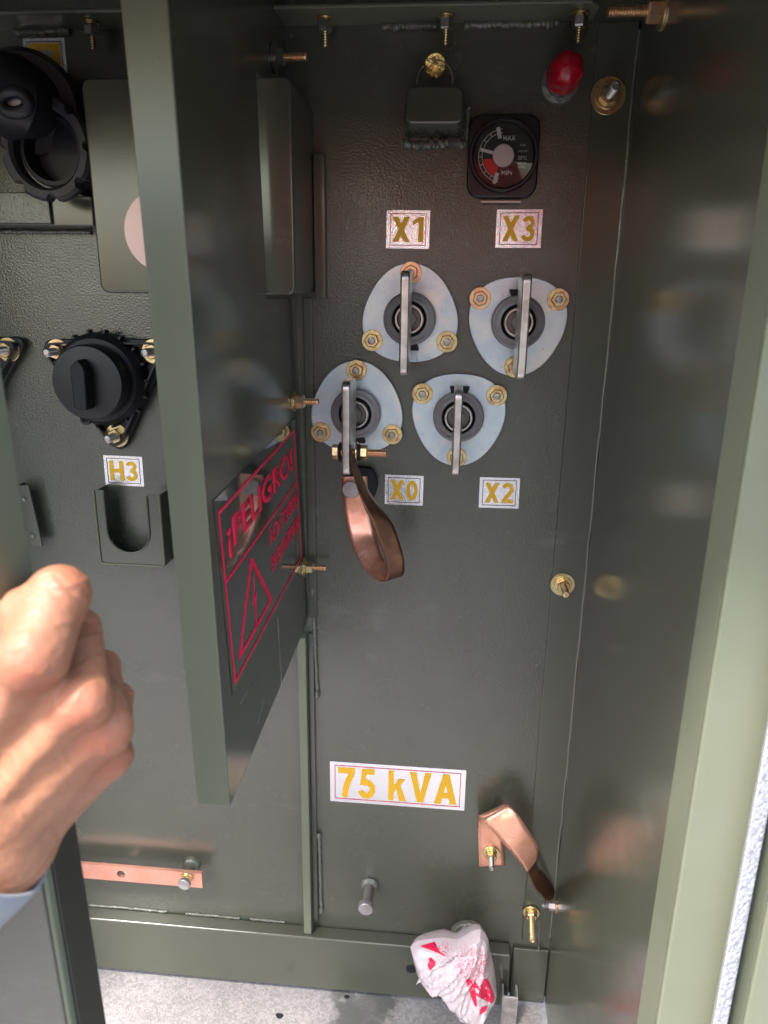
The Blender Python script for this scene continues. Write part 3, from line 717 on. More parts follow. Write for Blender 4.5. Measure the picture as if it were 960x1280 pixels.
# bolt head through the tab
hd = empty('tab_bolt', 'silver round headed bolt pinning the hanging copper strap to the panel', 'bolt', axis_at(P(439, 611, -.0148), OUT))
part('head', MB().lathe([(.0112, 0), (.0117, .0008), (.0117, .0045), (.0105, .0056), (.0001, .0060)], 10, closed=False), galv, hd)
bk_ = MB().prism(rnd_poly([(-.016, -.012), (.018, -.018), (.022, .002), (.015, .020), (-.010, .022)], .006), .0006, .0125)
blk = part('black_standoff', bk_, blackm, None, bevel=.0015); blk.matrix_world = T(P(452, 602, 0)) @ PAN
tag(blk, 'lumpy black pad behind the copper strap under the leftmost bushing', 'pad')

st = empty('copper_strap', 'bent copper ground strap at the lower right near the plastic bag', 'strap', T((0, 0, 0)))
lo = [((599, 1084, -.006), (631, 1082, -.006)), ((598, 1060, -.006), (630, 1058, -.006)), ((597.5, 1036, -.007), (629, 1038, -.007)), ((598, 1026, -.010), (628, 1016, -.010)), ((598, 1020, -.018), (629, 1006, -.018)),
      ((600, 1021, -.030), (632, 1004, -.030)), ((606, 1028, -.042), (638, 1008, -.040)), ((620, 1044, -.050), (650, 1022, -.048)), ((636, 1062, -.052), (662, 1040, -.050)), ((650, 1078, -.050), (673, 1059, -.046)),
      ((659, 1090, -.046), (671, 1075, -.042)), ((665, 1103, -.042), (673, 1084, -.032)), ((670, 1112, -.040), (682, 1094, -.020)), ((676, 1118, -.038), (690, 1106, -.012)), ((681, 1124, -.036), (693, 1114, -.010)), ((681, 1130, -.036), (692, 1122, -.010))]
prs = [(P(*a), P(*b)) for a, b in lo]
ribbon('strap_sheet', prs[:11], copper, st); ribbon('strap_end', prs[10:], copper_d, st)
bolt_thing(axis_at(P(614, 1066, -.0066), (-.02, -1, -.06), .3), 'gold stud clamping the square end of the lower copper strap', .0125, .0078, .0042, .030, mats=(gold, gold, greysteel), two=True)

# copper ground bar
cb = empty('copper_ground_bar', 'flat copper grounding bar with a hole low in the left compartment', 'bar', T((0, 0, 0)))
a = P(40, 1086, -.022); b = P(254, 1098, -.022); hh = .0145
hx = P(153, 1090, -.022).x
m = MB(); hr = .0065; z0 = b.z-hh*.92; z1 = b.z+hh*.92
ring = [(hx+hr*math.cos(2*math.pi*i/24+math.pi/4), (z0+z1)/2+hr*math.sin(2*math.pi*i/24+math.pi/4)) for i in range(24)]
def plate_hole(m, x0, x1, z0, z1, ring, y0, y1):
    n = len(ring); sq = []
    s_ = (z1-z0)/2; cx_ = hx; cz_ = (z0+z1)/2
    for (x, z) in ring:
        dx, dz = x-cx_, z-cz_; k = s_/max(abs(dx), abs(dz)); sq.append((cx_+dx*k, cz_+dz*k))
    for y in (y0, y1):
        o = len(m.v); m.v += [(x, y, z) for x, z in ring] + [(x, y, z) for x, z in sq]
        for i in range(n): m.f.append((o+i, o+(i+1) % n, o+n+(i+1) % n, o+n+i)); m.m.append(0)
        o = len(m.v); m.v += [(x0, y, z0), (cx_-s_, y, z0), (cx_-s_, y, z1), (x0, y, z1), (cx_+s_, y, z0), (x1, y, z0), (x1, y, z1), (cx_+s_, y, z1)]
        m.f += [(o, o+1, o+2, o+3), (o+4, o+5, o+6, o+7)]; m.m += [0, 0]
    o = len(m.v); m.v += [(x, y0, z) for x, z in ring] + [(x, y1, z) for x, z in ring]
    for i in range(n): m.f.append((o+i, o+(i+1) % n, o+n+(i+1) % n, o+n+i)); m.m.append(0)
    o = len(m.v); m.v += [(x0, y0, z0), (x1, y0, z0), (x1, y0, z1), (x0, y0, z1), (x0, y1, z0), (x1, y1, z0), (x1, y1, z1), (x0, y1, z1)]
    m.f += [(o, o+1, o+5, o+4), (o+1, o+2, o+6, o+5), (o+2, o+3, o+7, o+6), (o+3, o, o+4, o+7)]; m.m += [0]*4
plate_hole(m, a.x, b.x, z0, z1, ring, -.0270, -.0215)
part('bar', m, cubar, cb)
part('spacer', MB().lathe([(.008, 0), (.008, .0208)], 16).xf(axis_at(P(240, 1084, 0), OUT)), weldm, cb, sa=40)
m = MB(); m.lathe([(.014, 0), (.0135, .004), (.010, .007), (.0001, .008)], 18, closed=False)
for v in range(len(m.v)): q = Vector(m.v[v]); s_ = 1+.2*noise.noise(q*260); m.v[v] = (q.x*s_, q.y*s_, q.z)
part('weld_nugget', m.xf(axis_at(P(240, 1080, 0), OUT)), weldm, cb, sa=70)
e = empty('bar_bolt', 'silver headed bolt at the right end of the copper grounding bar', 'bolt', axis_at(P(234, 1097, -.0272), (-.02, -1, -.06), .2))
link('washer', washer_me(.0095, .004, .0015, gold), e); link('nut', nut_me(.0082, .006, gold, .0016), e)
part('head', MB().lathe([(.0001, .0078), (.0085, .0078), (.0095, .009), (.0095, .0135), (.0085, .0145), (.0001, .0145)], 20, closed=False), galv, e, sa=40)

# ------------------------------------------------------------------ gauge, cap, hood
c = P(628, 198, 0)
e = empty('level_gauge', 'square black liquid level gauge with round dial and pale pointer', 'gauge', T((c.x, 0, c.z)) @ PAN)
sq = rnd_poly([(-.0385, -.042), (.0385, -.042), (.0385, .042), (-.0385, .042)], .017, 6)
part('bezel', MB().prism(sq, .001, .014), blackg, e, bevel=.0025, seg=3)
part('ring', MB().lathe([(.0335, .0142), (.0375, .0142), (.0375, .020), (.0362, .0225), (.0340, .0225), (.0328, .0210), (.0328, .0144)], 56, closed=False), blackg, e, sa=35)
part('dial', MB().lathe([(.0001, .0146), (.0326, .0146), (.0326, .0149), (.0001, .0149)], 48, closed=False), dialm, e)
def arc(r0, r1, a0, a1, z0, z1, n=24):
    m = MB()
    for i in range(n):
        t0, t1 = R(a0+(a1-a0)*i/n), R(a0+(a1-a0)*(i+1)/n)
        q = [(r0*math.cos(t0), r0*math.sin(t0)), (r1*math.cos(t0), r1*math.sin(t0)), (r1*math.cos(t1), r1*math.sin(t1)), (r0*math.cos(t1), r0*math.sin(t1))]
        m.add([(x, y, z0) for x, y in q] + [(x, y, z1) for x, y in q], [(0,3,2,1), (4,5,6,7), (0,1,5,4), (1,2,6,5), (2,3,7,6), (3,0,4,7)])
    return m
m = arc(.0262, .0268, 95, 262, .0150, .0152)
for k in range(9): a = 105+k*19; m2 = arc(.0232, .0262, a, a+1.6, .0150, .0152, 1); m.add(m2.v, m2.f)
part('scale_arc', arc(.0225, .0231, 95, 262, .0150, .0152), whitep, e)
part('scale_ticks', m, whitep, e)
part('max_mark', MB().box((-.0022, .0175, .0150), (.0018, .0290, .0153)).xf(Matrix.Rotation(R(14), 4, 'Z')), whitep, e)
part('min_mark', MB().box((-.0022, -.0290, .0150), (.0018, -.0175, .0153)).xf(Matrix.Rotation(R(-17), 4, 'Z')), whitep, e)
part('red_zone', arc(.012, .0215, 190, 248, .0150, .0152), dialred, e)
letters('MAX', .0052, .0135, whitep, e, .0055, .0175, .0150, .01)
letters('MIN', .0052, .0115, whitep, e, .0045, -.0165, .0150, .01)
for yy, s_, wd_ in ((.0105, 'FOR', .006), (.0045, 'LIQUID', .010), (-.0075, 'LIQUID', .009), (-.0110, 'LEVEL', .008)):
    letters(s_, .0022, wd_, whitep, e, .0205, yy, .0150, .0)
letters('25°C', .0038, .0095, whitep, e, .0205, -.0018, .0150, .02)
part('hub', MB().lathe([(.0001, .0155), (.0115, .0155), (.0115, .0175), (.0105, .0185), (.0001, .0187)], 32, closed=False), hubm, e, sa=35)
part('pointer', MB().box((-.0255, -.0016, .0160), (-.008, .0016, .0170)).xf(Matrix.Rotation(R(-14), 4, 'Z')), whitep, e)
part('glass_lens', MB().lathe([(.0001, .0205), (.0326, .0205), (.0326, .0215), (.0200, .0225), (.0001, .0230)], 48, closed=False), glass, e, sa=60)
part('lower_lip', MB().box((-.022, -.0468, .004), (.022, -.0448, .012)), greysteel, e)

e = empty('relief_valve', 'red capped pressure relief valve under the top rim', 'valve', axis_at(P(700, 104, 0), OUT, .2))
part('weld_ring', MB().lathe([(.0205, 0), (.0200, .003), (.0165, .0045), (.0001, .0045)], 28, closed=False), weldm, e, sa=50)
part('threaded_base', MB().lathe([(.0160, .004), (.0160, .030), (.0001, .030)], 8, closed=False), paint_s, e, sa=35)
prof = []
rc = MB().lathe([(.0155, .024), (.0180, .026), (.0184, .032), (.0178, .034), (.0180, .036), (.0180, .044), (.0172, .055), (.0150, .062), (.0085, .066), (.0001, .0672)], 48, closed=False)
for i, v in enumerate(rc.v):
    a = math.atan2(v[1], v[0]); s_ = 1 - (.09 if v[2] > .035 else .02)*abs(math.cos(3*a))
    rc.v[i] = (v[0]*s_, v[1]*s_, v[2])
part('red_cap', rc, redp, e, sa=50)

# latch hood with the brass seal above it
h0, h1 = P(505, 107, -.045), P(580, 160, -.045)
W = h1.x-h0.x; Hh = h0.z-h1.z
e = empty('seal_hood', 'small dark green box shaped hood welded to the panel under the brass seal', 'hood', T((h0.x, 0, h1.z)) )
fr = rnd_poly([(0, .004), (W, .004), (W-.001, Hh*.98), (.003, Hh)], .009, 5)
n = len(fr); m = MB()
lay = [(0.0005, 1.10, -.004), (-.034, 1.03, -.001), (-.045, .97, .000)]
vs = []
for (y, s_, dz) in lay:
    for x, z in fr: vs.append((W/2+(x-W/2)*s_, y, Hh/2+(z-Hh/2)*s_+dz))
fs = [(k*n+i, k*n+(i+1) % n, (k+1)*n+(i+1) % n, (k+1)*n+i) for k in range(2) for i in range(n)] + [tuple(range(2*n, 3*n)), tuple(range(n))[::-1]]
m.add(vs, fs); part('hood_shell', m, paint_s, e, bevel=.0025, seg=3)
nb = 22
part('weld_bead', bead([(-.002+(W+.004)*i/nb, -.004-.002*math.sin(i), -.008+random.uniform(-.002, .002)) for i in range(nb+1)], .0045, .4), weldm, e, sa=75)
part('weld_bead', bead([(W+.004+random.uniform(-.001, .001), -.002, -.006+(Hh*.9)*i/nb) for i in range(nb+1)], .0030, .3), weldm, e, sa=75)

sp = P(544, 82, -.035)
e = empty('brass_seal', 'round brass seal with a thin wire loop above the welded hood', 'seal', axis_at(sp, (.03, -1, -.12), 0))
part('disc', MB().lathe([(.0001, -.003), (.0105, -.003), (.0120, -.0015), (.0120, .0015), (.0105, .003), (.0085, .0022), (.0001, .0022)], 28, closed=False), brass, e, sa=40)
part('centre_boss', MB().lathe([(.0036, .0023), (.0034, .006), (.0001, .0065)], 12, closed=False), brass, e, sa=40)
part('wire_loop', MB().tube([(.0185*math.cos(R(a)), -.014+.0185*math.sin(R(a)), .003+.004*math.sin(R(a*2))) for a in range(-10, 195, 8)], .0006, 6), wirem, e, sa=60)
part('shank', MB().lathe([(.004, -.036), (.004, -.003)], 12), brass, e, sa=40)

# ------------------------------------------------------------------ left compartment
bx0 = P(110, 200, -.115).x; bxr = P(366, 200, -.115).x; bz_b = P(350, 369, -.115).z; bz_t = P(340, 95, -.115).z
e = empty('deep_box', 'deep green box with rounded corners passing behind the barrier plate', 'box', T((bx0, -.115, bz_b)))
bw = bxr-bx0; bh = bz_t-bz_b
fr = rnd_poly([(0, 0), (bw, 0), (bw, bh), (0, bh)], .010, 6)
m = MB().prism(fr, 0, .1146).xf(Matrix(((1,0,0,0),(0,0,1,0),(0,1,0,0),(0,0,0,1))))
part('box_shell', m, paint_s, e, bevel=.003, seg=3)
part('mounting_lip', MB().box((bw+.0003, .106, -.004), (bw+.014, .1142, bh-.05)), paint_s, e, bevel=.0015)
bd = P(172, 289, -.120)
dd = tag(part('round_badge', MB().lathe([(.0001, 0), (.0395, 0), (.0395, .0012), (.0001, .0014)], 48, closed=False).xf(T((bd.x+.024, -.1155, bd.z)) @ PAN), node_mat('pale_badge', (.78, .55, .52), .35, .2), None), 'pale pink round badge half hidden behind the barrier plate edge', 'badge')

# tray shelf under the parked elbow
t0, t1 = P(-60, 240, -.05), P(116, 285, -.05)
e = empty('drip_tray', 'dark green shallow ledge under the black elbow at the left', 'tray', T((0, 0, 0)))
part('ledge_face', MB().box((t0.x, -.05, t1.z+.004), (P(62, 260, -.05).x, -.046, t0.z)), paint, e, bevel=.0015)
part('ledge_body', MB().box((t0.x, -.0455, t1.z+.002), (P(116, 260, -.045).x, -.0006, t0.z-.003)), paint_s, e, bevel=.002)
part('weld_bead', bead([(t0.x+(P(116, 285, 0).x-t0.x)*i/30, -.002, t1.z-.001+random.uniform(-.0005, .0005)) for i in range(31)], .0025, .25), weldm, e, sa=75)

# black elbow and its ring
e = empty('rubber_elbow', 'black rubber elbow with a pulling eye parked over a notched ring', 'connector', T((0, 0, 0)))
rc_ = P(61, 187, -.09)
m = MB()
n = 72; vs = []; fs = []
prof = [(.036, 0), (.047, 0), (.049, .004), (.049, .014), (.046, .018), (.039, .018), (.036, .014)]
for i in range(n):
    a = 2*math.pi*i/n; notch = 1.0
    k = (math.degrees(a) % 45)
    if k < 7: notch = .90
    for j, (r, z) in enumerate(prof):
        rr = r*(notch if r > .045 else 1); vs.append((rc_.x+rr*math.cos(a), -.082-z, rc_.z+rr*math.sin(a)*1.05))
k = len(prof)
for i in range(n):
    for j in range(k): fs.append((i*k+j, i*k+(j+1) % k, ((i+1) % n)*k+(j+1) % k, ((i+1) % n)*k+j))
m.add(vs, fs); part('notched_ring', m, node_mat('worn_black_ring', (.035, .036, .042), .5), e, sa=35)
part('inner_barrel', MB().lathe([(.0001, 0), (.036, 0), (.036, .080), (.034, .086), (.030, .086), (.028, .060), (.0001, .060)], 40, closed=False).xf(T((rc_.x, 0, rc_.z)) @ PAN), black, e, sa=35)
el = [P(34, 128, -.06), P(30, 126, -.09), P(16, 122, -.115), P(-10, 112, -.12), P(-50, 108, -.12)]
part('elbow_body', MB().tube(el, .04, 20, rr=[.030, .036, .040, .036, .030]), black, e, sa=60)
part('cuff', MB().tube([P(38, 132, -.02), P(36, 131, -.05), P(34, 130, -.074)], .04, 32, rr=[.054, .054, .048]), black, e, sa=40)
ey_ = P(18, 128, -.165)
m = MB().tube([(ey_.x+.014*math.cos(2*math.pi*i/24), ey_.y, ey_.z+.009*math.sin(2*math.pi*i/24)) for i in range(24)], .006, 10, closed=True)
part('pulling_eye', m, black, e, sa=60)
part('pale_eye_disc', MB().lathe([(.0001, 0), (.006, 0), (.0065, .001), (.004, .0025), (.0001, .003)], 20, closed=False).xf(T(P(18, 128, -.157)) @ PAN @ Matrix.Diagonal((1.5, .9, 1, 1))), whitep, e, sa=60)  # added pale disc, stands in for whatever pale shows through the eye
# H3 bushing well
def well(cx_, cy_, label, bolts, capr=.0445, s=1.0, cap=True):
    e = empty('high_voltage_well', label, 'bushing', T((P(cx_, cy_).x, 0, P(cx_, cy_).z)) @ PAN, 'black triangular high voltage wells')
    o = P(cx_, cy_)
    loc = [(P(bx, by, -.012).x-o.x, P(bx, by, -.012).z-o.z) for bx, by, _ in bolts]
    m = MB(); c_ = Vector((sum(q[0] for q in loc)/3, sum(q[1] for q in loc)/3))
    tri = rnd_poly([tuple(c_+(Vector(q)-c_)*1.42) for q in loc], .024, 6)
    part('flange', m.prism(tri, .001, .012), black, e, bevel=.002)
    part('raised_rim', loop_line([tuple(c_+(Vector(q)-c_)*.93) for q in tri], .05, .012, .024), black, e)
    part('collar', MB().lathe([(.057, .012), (.056, .026), (.050, .034), (.043, .034)], 48, closed=False).xf(T((.0, 0, 0))), black, e, sa=35)
    for k_ in range(18):
        a = 2*math.pi*k_/18
        part('rib', MB().box((.050, -.0014, .0122), (.0605, .0014, .024)).xf(Matrix.Rotation(a, 4, 'Z')), black, e)
    if cap:
        co = part('cap', MB().lathe([(.040, .030), (capr-.001, .032), (capr, .036), (capr, .054), (capr-.002, .058), (.020, .0600), (.0001, .0605)], 56, closed=False), black, e, sa=35)
        part('grip', MB().prism(rnd_poly([(-.008, -.027), (.008, -.030), (.010, .018), (.002, .030), (-.008, .020)], .004), .0590, .080), blackm, co, bevel=.002)
        for (lx, ly) in ((-.047, .010), (-.020, -.048)):
            part('eyelet', MB().tube([(lx+.0055*math.cos(2*math.pi*i/16), ly+.0055*math.sin(2*math.pi*i/16), .030) for i in range(16)], .0022, 8, closed=True), black, e, sa=60)
    for (q, (bx, by, mt)) in zip(loc, bolts):
        bolt_thing(T((q[0], q[1], .0122)) @ Matrix.Rotation(bx, 4, 'Z'), '', .0150, .0098, .0052, .030, .002, .008, (mt, mt, greysteel), name='clamp_nut', parent=e)
    return e
well(136, 472, 'black capped high voltage well above the H3 sticker', [(73, 439, rose), (193, 439, gold), (147, 544, gold)])
well(-45, 472, 'black high voltage well cut by the left photo edge', [(11, 437, gold), (-110, 437, gold), (-48, 544, gold)])

# parking stand with a U slot
a0 = P(117, 613, -.03); a1 = P(206, 708, -.03); W = a1.x-a0.x; Hh = a0.z-a1.z
e = empty('parking_stand', 'dark green U shaped parking bracket below the H3 sticker', 'bracket', T((a0.x, -.03, a1.z)))
ur = W*.33; cxu = W*.48
outl = [(0, 0), (W, 0), (W, Hh), (cxu+ur, Hh)] + [(cxu+ur*math.cos(R(a)), Hh*.47+ur*1.05*math.sin(R(a))) for a in range(0, -181, -15)] + [(cxu-ur, Hh), (0, Hh)]
m = MB()
# the face is cut in strips so the slot stays open
def u_face(m, y0, y1):
    n = 24
    for i in range(n):
        a = math.pi + math.pi*i/n; b_ = math.pi + math.pi*(i+1)/n
        p0 = (cxu+ur*math.cos(a), Hh*.47+ur*1.05*math.sin(a)); p1 = (cxu+ur*math.cos(b_), Hh*.47+ur*1.05*math.sin(b_))
        q0 = (p0[0], 0); q1 = (p1[0], 0)
        m.hexa([(q0[0], y0, q0[1]), (q1[0], y0, q1[1]), (p1[0], y0, p1[1]), (p0[0], y0, p0[1]), (q0[0], y1, q0[1]), (q1[0], y1, q1[1]), (p1[0], y1, p1[1]), (p0[0], y1, p0[1])])
    m.box((0, y0, 0), (cxu-ur, y1, Hh)); m.box((cxu+ur, y0, 0), (W, y1, Hh*.97))
u_face(m, 0, .003)
mm = m.mesh('slotted_face', paint_s); bm = bmesh.new(); bm.from_mesh(mm); bmesh.ops.remove_doubles(bm, verts=bm.verts, dist=1e-5)
# drop the inner walls between strips
seen = {}
for f in bm.faces:
    seen.setdefault(tuple(sorted(v.index for v in f.verts)), []).append(f)
bmesh.ops.delete(bm, geom=[f for fl in seen.values() if len(fl) > 1 for f in fl], context='FACES_ONLY'); bm.to_mesh(mm); bm.free()
link('slotted_face', mm, e)
part('side_cheek', MB().box((0, .0032, 0), (.003, .0296, Hh)), paint_s, e)
part('side_cheek', MB().box((W-.003, .0032, 0), (W, .0296, Hh*.97)), paint_s, e)
part('bottom_plate', MB().box((.0032, .0032, 0), (W-.0032, .0296, .003)), paint_s, e)
part('edge_highlight', MB().tube([(0, -.0006, Hh), (0, -.0006, .004), (.004, -.0006, 0), (W-.004, -.0006, 0), (W, -.0006, .004), (W, -.0006, Hh*.97)], .0016, 8), paint_lit, e, sa=60)  # added tube in lighter paint, puts the edge highlights into the colour
part('slot_rim', MB().tube([(cxu-ur, -.0008, Hh*.98)] + [(cxu+ur*math.cos(R(a)), -.0008, Hh*.47+ur*1.05*math.sin(R(a))) for a in range(180, 361, 10)] + [(cxu+ur, -.0008, Hh*.95)], .0012, 8), paint_s, e, sa=60)

# ------------------------------------------------------------------ left door gripped by the hand
YD = -.585
xd0 = P(92, 1280, YD).x; xdt = P(-45, 478, YD).x; zd = P(92, 1280, YD).z; zdt = P(-45, 478, YD).z
def dx_(z): return xdt + (xd0-xdt)*(z-zdt)/(zd-zdt)
e = empty('left_door', 'green steel cabinet door at the left edge held by the hand', 'door', T((0, 0, 0)))
za, zb = .30, 1.16
def slab(x_off0, x_off1, y0, y1, mat, name, bev=.0015, za=za, zb=zb):
    m = MB().hexa([(dx_(za)+x_off0, y0, za), (dx_(za)+x_off1, y0, za), (dx_(za)+x_off1, y1, za), (dx_(za)+x_off0, y1, za),
                   (dx_(zb)+x_off0, y0, zb), (dx_(zb)+x_off1, y0, zb), (dx_(zb)+x_off1, y1, zb), (dx_(zb)+x_off0, y1, zb)])
    return part(name, m, mat, e, bevel=bev)
slab(-.25, -.003, YD-.0025, YD, paint_s, 'door_skin')
slab(-.0028, 0, YD-.0025, YD+.030, paint_lit, 'door_return')
zg = P(110, 1040, YD).z
slab(.0004, .0022, YD+.003, YD+.0295, darkstripm, 'dark_edge_strip', .0006, za, zg)  # dark olive strip along the lower part of the return
lb = P(36, 648, -.02); 
lt = empty('latch_tab', 'small green latch tab behind the left door edge above the hand', 'bracket', T((lb.x, -.02, lb.z)) @ Matrix.Rotation(R(-6), 4, 'Y'))
part('tab', MB().box((-.010, 0, -.040), (.010, .003, .045)), paint_s, lt, bevel=.001)
part('tab_web', MB().box((-.010, .0032, -.040), (-.007, .0195, .045)), paint_s, lt)
for q in (.026, -.024): part('weld_spot', MB().lathe([(.004, 0), (.0025, .0025), (.0001, .003)], 10, closed=False).xf(T((.0, -.0003, q)) @ PAN), weldm, lt, sa=70)

# ------------------------------------------------------------------ soft bodies from distance fields
def surface_nets(fn, lo, hi, h):
    ax = [np.arange(lo[i], hi[i]+h, h) for i in range(3)]
    X, Y, Z = np.meshgrid(*ax, indexing='ij'); V = fn(X, Y, Z)
    s = V < 0; nx, ny, nz = V.shape
    acc = np.zeros((nx-1, ny-1, nz-1, 3)); cnt = np.zeros((nx-1, ny-1, nz-1))
    offs = [(i, j, k) for i in (0, 1) for j in (0, 1) for k in (0, 1)]
    def sl(o, A): return A[o[0]:nx-1+o[0], o[1]:ny-1+o[1], o[2]:nz-1+o[2]]
    for a in offs:
        for d in range(3):
            if a[d]: continue
            b = list(a); b[d] = 1
            va, vb = sl(a, V), sl(b, V); c = (va < 0) != (vb < 0)
            t = np.where(c, va/np.where(c, va-vb, 1), 0)
            for q in range(3): acc[..., q] += np.where(c, a[q] + (t if q == d else 0), 0)
            cnt += c
    m = cnt > 0; idx = -np.ones(m.shape, int); idx[m] = np.arange(m.sum())
    g = np.argwhere(m); v = (g + acc[m]/cnt[m][:, None])*h + np.array(lo)
    faces = []
    for d in range(3):
        a, b = (d+1) % 3, (d+2) % 3
        sh = [slice(1, -1)]*3; sh[d] = slice(0, -1)
        A = s[tuple(sh)]; sh2 = list(sh); sh2[d] = slice(1, None); B = s[tuple(sh2)]
        e_ = np.argwhere(A != B)
        e_[:, a] += 1; e_[:, b] += 1
        def at(da, db):
            q = e_.copy(); q[:, a] += da; q[:, b] += db; return idx[q[:, 0], q[:, 1], q[:, 2]]
        Q = np.stack([at(-1, -1), at(0, -1), at(0, 0), at(-1, 0)], 1)
        st_ = s[e_[:, 0], e_[:, 1], e_[:, 2]]; Q[~st_] = Q[~st_][:, ::-1]
        faces.append(Q)
    return v, np.concatenate(faces)
def capsule(p, q, ra, rb):
    p, q = np.array(p), np.array(q); d = q-p; L = d@d
    def f(X, Y, Z):
        t = np.clip(((X-p[0])*d[0]+(Y-p[1])*d[1]+(Z-p[2])*d[2])/L, 0, 1)
        return np.sqrt((X-p[0]-t*d[0])**2+(Y-p[1]-t*d[1])**2+(Z-p[2]-t*d[2])**2)-(ra+(rb-ra)*t)
    return f
def smin(a, b, k):
    h = np.clip(.5+.5*(b-a)/k, 0, 1); return b*(1-h)+a*h-k*h*(1-h)
def sdf_obj(name, fn, lo, hi, h, mat, parent):
    v, f = surface_nets(fn, lo, hi, h)
    me = bpy.data.meshes.new(name); me.from_pydata(v.tolist(), [], f.tolist()); me.materials.append(mat)
    bm = bmesh.new(); bm.from_mesh(me); bmesh.ops.recalc_face_normals(bm, faces=bm.faces)
    for _ in range(2): bmesh.ops.smooth_vert(bm, verts=bm.verts, factor=.5, use_axis_x=True, use_axis_y=True, use_axis_z=True)
    bm.to_mesh(me); bm.free(); me.shade_smooth(); return link(name, me, parent)

# hand
J = lambda px, py, y: np.array(P(px, py, y))
MCP = [J(42, 822, -.614), J(104, 878, -.606), J(134, 912, -.596), J(140, 944, -.583)]
PIP = [J(74, 744, -.590), J(102, 787, -.565), J(129, 834, -.548), J(149, 872, -.535)]
MID = [J(50, 752, -.548), J(78, 800, -.530), J(100, 850, -.516), J(120, 890, -.508)]
TIP = [J(10, 800, -.545), J(40, 830, -.528), J(66, 868, -.514), J(92, 905, -.506)]
WR = [J(-48, 1010, -.602), J(-30, 1035, -.612), J(-12, 1052, -.612), J(4, 1066, -.600)]
RM = [.0160, .0122, .0108, .0095]; RP = [.0140, .0100, .0088, .0078]
RMC = [.0118, .0118, .0110, .0098]
EL = J(-330, 1330, -.66)
def hand(X, Y, Z):
    pal = None
    for i in range(4):
        c_ = capsule(WR[i], MCP[i], .0165, RMC[i])(X, Y, Z); pal = c_ if pal is None else smin(pal, c_, .0075)
    # palm fill between the metacarpals, deeper
    c_ = capsule(np.mean(WR, 0)+[0, .008, 0], np.mean(MCP, 0)+[-.004, .012, -.004], .020, .016)(X, Y, Z); pal = smin(pal, c_, .012)
    c_ = capsule(WR[0]+[-.004, .01, 0], J(-22, 850, -.575), .019, .015)(X, Y, Z); pal = smin(pal, c_, .012)
    c_ = capsule(J(-22, 850, -.580), J(38, 768, -.594), .0170, .0140)(X, Y, Z); pal = smin(pal, c_, .010)
    for a_, b_ in ((0, 1), (1, 2), (2, 3)):
        mid0 = (WR[a_]+WR[b_])/2; mid1 = (MCP[a_]*.45+MCP[b_]*.55)*.92+mid0*.08
        pal = smin(pal, capsule(mid0+[0, .004, 0], mid1+[0, .004, 0], .014, .0085)(X, Y, Z), .006)
    # forearm
    wr = np.mean(WR, 0)
    for o_ in (-.012, .012):
        d_ = np.array([o_, 0, -o_]); pal = smin(pal, capsule(wr+d_, EL+d_*1.4, .0205, .034)(X, Y, Z), .012)
    fing = None
    for i in range(4):
        f1 = capsule(MCP[i], PIP[i], RM[i]*.98, RP[i])(X, Y, Z)
        f2 = capsule(PIP[i], MID[i], RP[i], RP[i]*.9)(X, Y, Z)
        f3 = capsule(MID[i], TIP[i], RP[i]*.9, RP[i]*.75)(X, Y, Z)
        kn = capsule(MCP[i]+[0, -.0022, .001], MCP[i]+[0, -.0020, .004], .0108 - .0008*i, .0095-.0008*i)(X, Y, Z)
        f_ = smin(smin(f1, f2, .003), f3, .004); f_ = smin(f_, kn, .005)
        fing = f_ if fing is None else smin(fing, f_, .0012)
    d = smin(pal, fing, .0062)
    # furrows running from between the knuckles towards the wrist
    for i in range(3):
        g0 = (MCP[i]+MCP[i+1])/2 + [0, -.0125, .002]; g1 = g0*.45 + ((WR[i]+WR[i+1])/2+[0, -.018, 0])*.55
        gr = capsule(g0, g1, .0022, .001)(X, Y, Z)
        d = d + .0018*np.exp(-np.clip(gr, 0, None)**2/(2*.0034**2))
    # tendons
    for i in range(4):
        gr = capsule(MCP[i]+[0, -.010, 0], WR[i]+[0, -.014, 0], .001, .001)(X, Y, Z)
        d = d - .0009*np.exp(-gr**2/(2*.0022**2))
    return d
allp = np.array(MCP+PIP+TIP+WR+[J(-330, 1330, -.66)])
pe = empty('person', 'hand and cuffed forearm of a person gripping the left door edge', 'person', T((0, 0, 0)))
lo = (-.46, -.70, .50); hi = (-.13, -.47, .96)
lo = tuple(allp.min(0)-.045); hi = tuple(allp.max(0)+.03)
lo = (max(lo[0], -.42), lo[1], max(lo[2], .55))
print('hand box', lo, hi)
ho = sdf_obj('hand', hand, lo, hi, .0011, skin, pe)
co = np.empty(len(ho.data.vertices)*3); ho.data.vertices.foreach_get('co', co); co = co.reshape(-1, 3)
nrm_ = np.empty(len(ho.data.vertices)*3); ho.data.vertices.foreach_get('normal', nrm_); nrm_ = nrm_.reshape(-1, 3)
dsp = np.zeros(len(co))
for i in range(4):
    ax1 = PIP[i]-MCP[i]; L1 = np.linalg.norm(ax1); u1 = ax1/L1; t1 = (co-MCP[i])@u1
    rad1 = np.linalg.norm(co-MCP[i]-t1[:, None]*u1, axis=1)
    near = np.exp(-np.clip(rad1-RP[i]*1.25, 0, None)**2/(2*.002**2))
    for off, am in ((-.0060, .0003), (-.003, .00045), (.0, .0005), (.003, .0004)):
        wob = off + .0008*np.sin(co[:, 0]*700+i*2+off*900)
        dsp -= am*near*np.exp(-((t1-L1-wob)**2)/(2*.00075**2))
    t2 = t1; near2 = np.exp(-((co-(MCP[i]+[0, -.012, 0]))**2).sum(1)/(2*.007**2))
    for off in (-.004, -.001, .002): dsp -= .00035*near2*np.exp(-((t1-off-.0006*np.sin(co[:, 0]*500+off*700))**2)/(2*.0008**2))
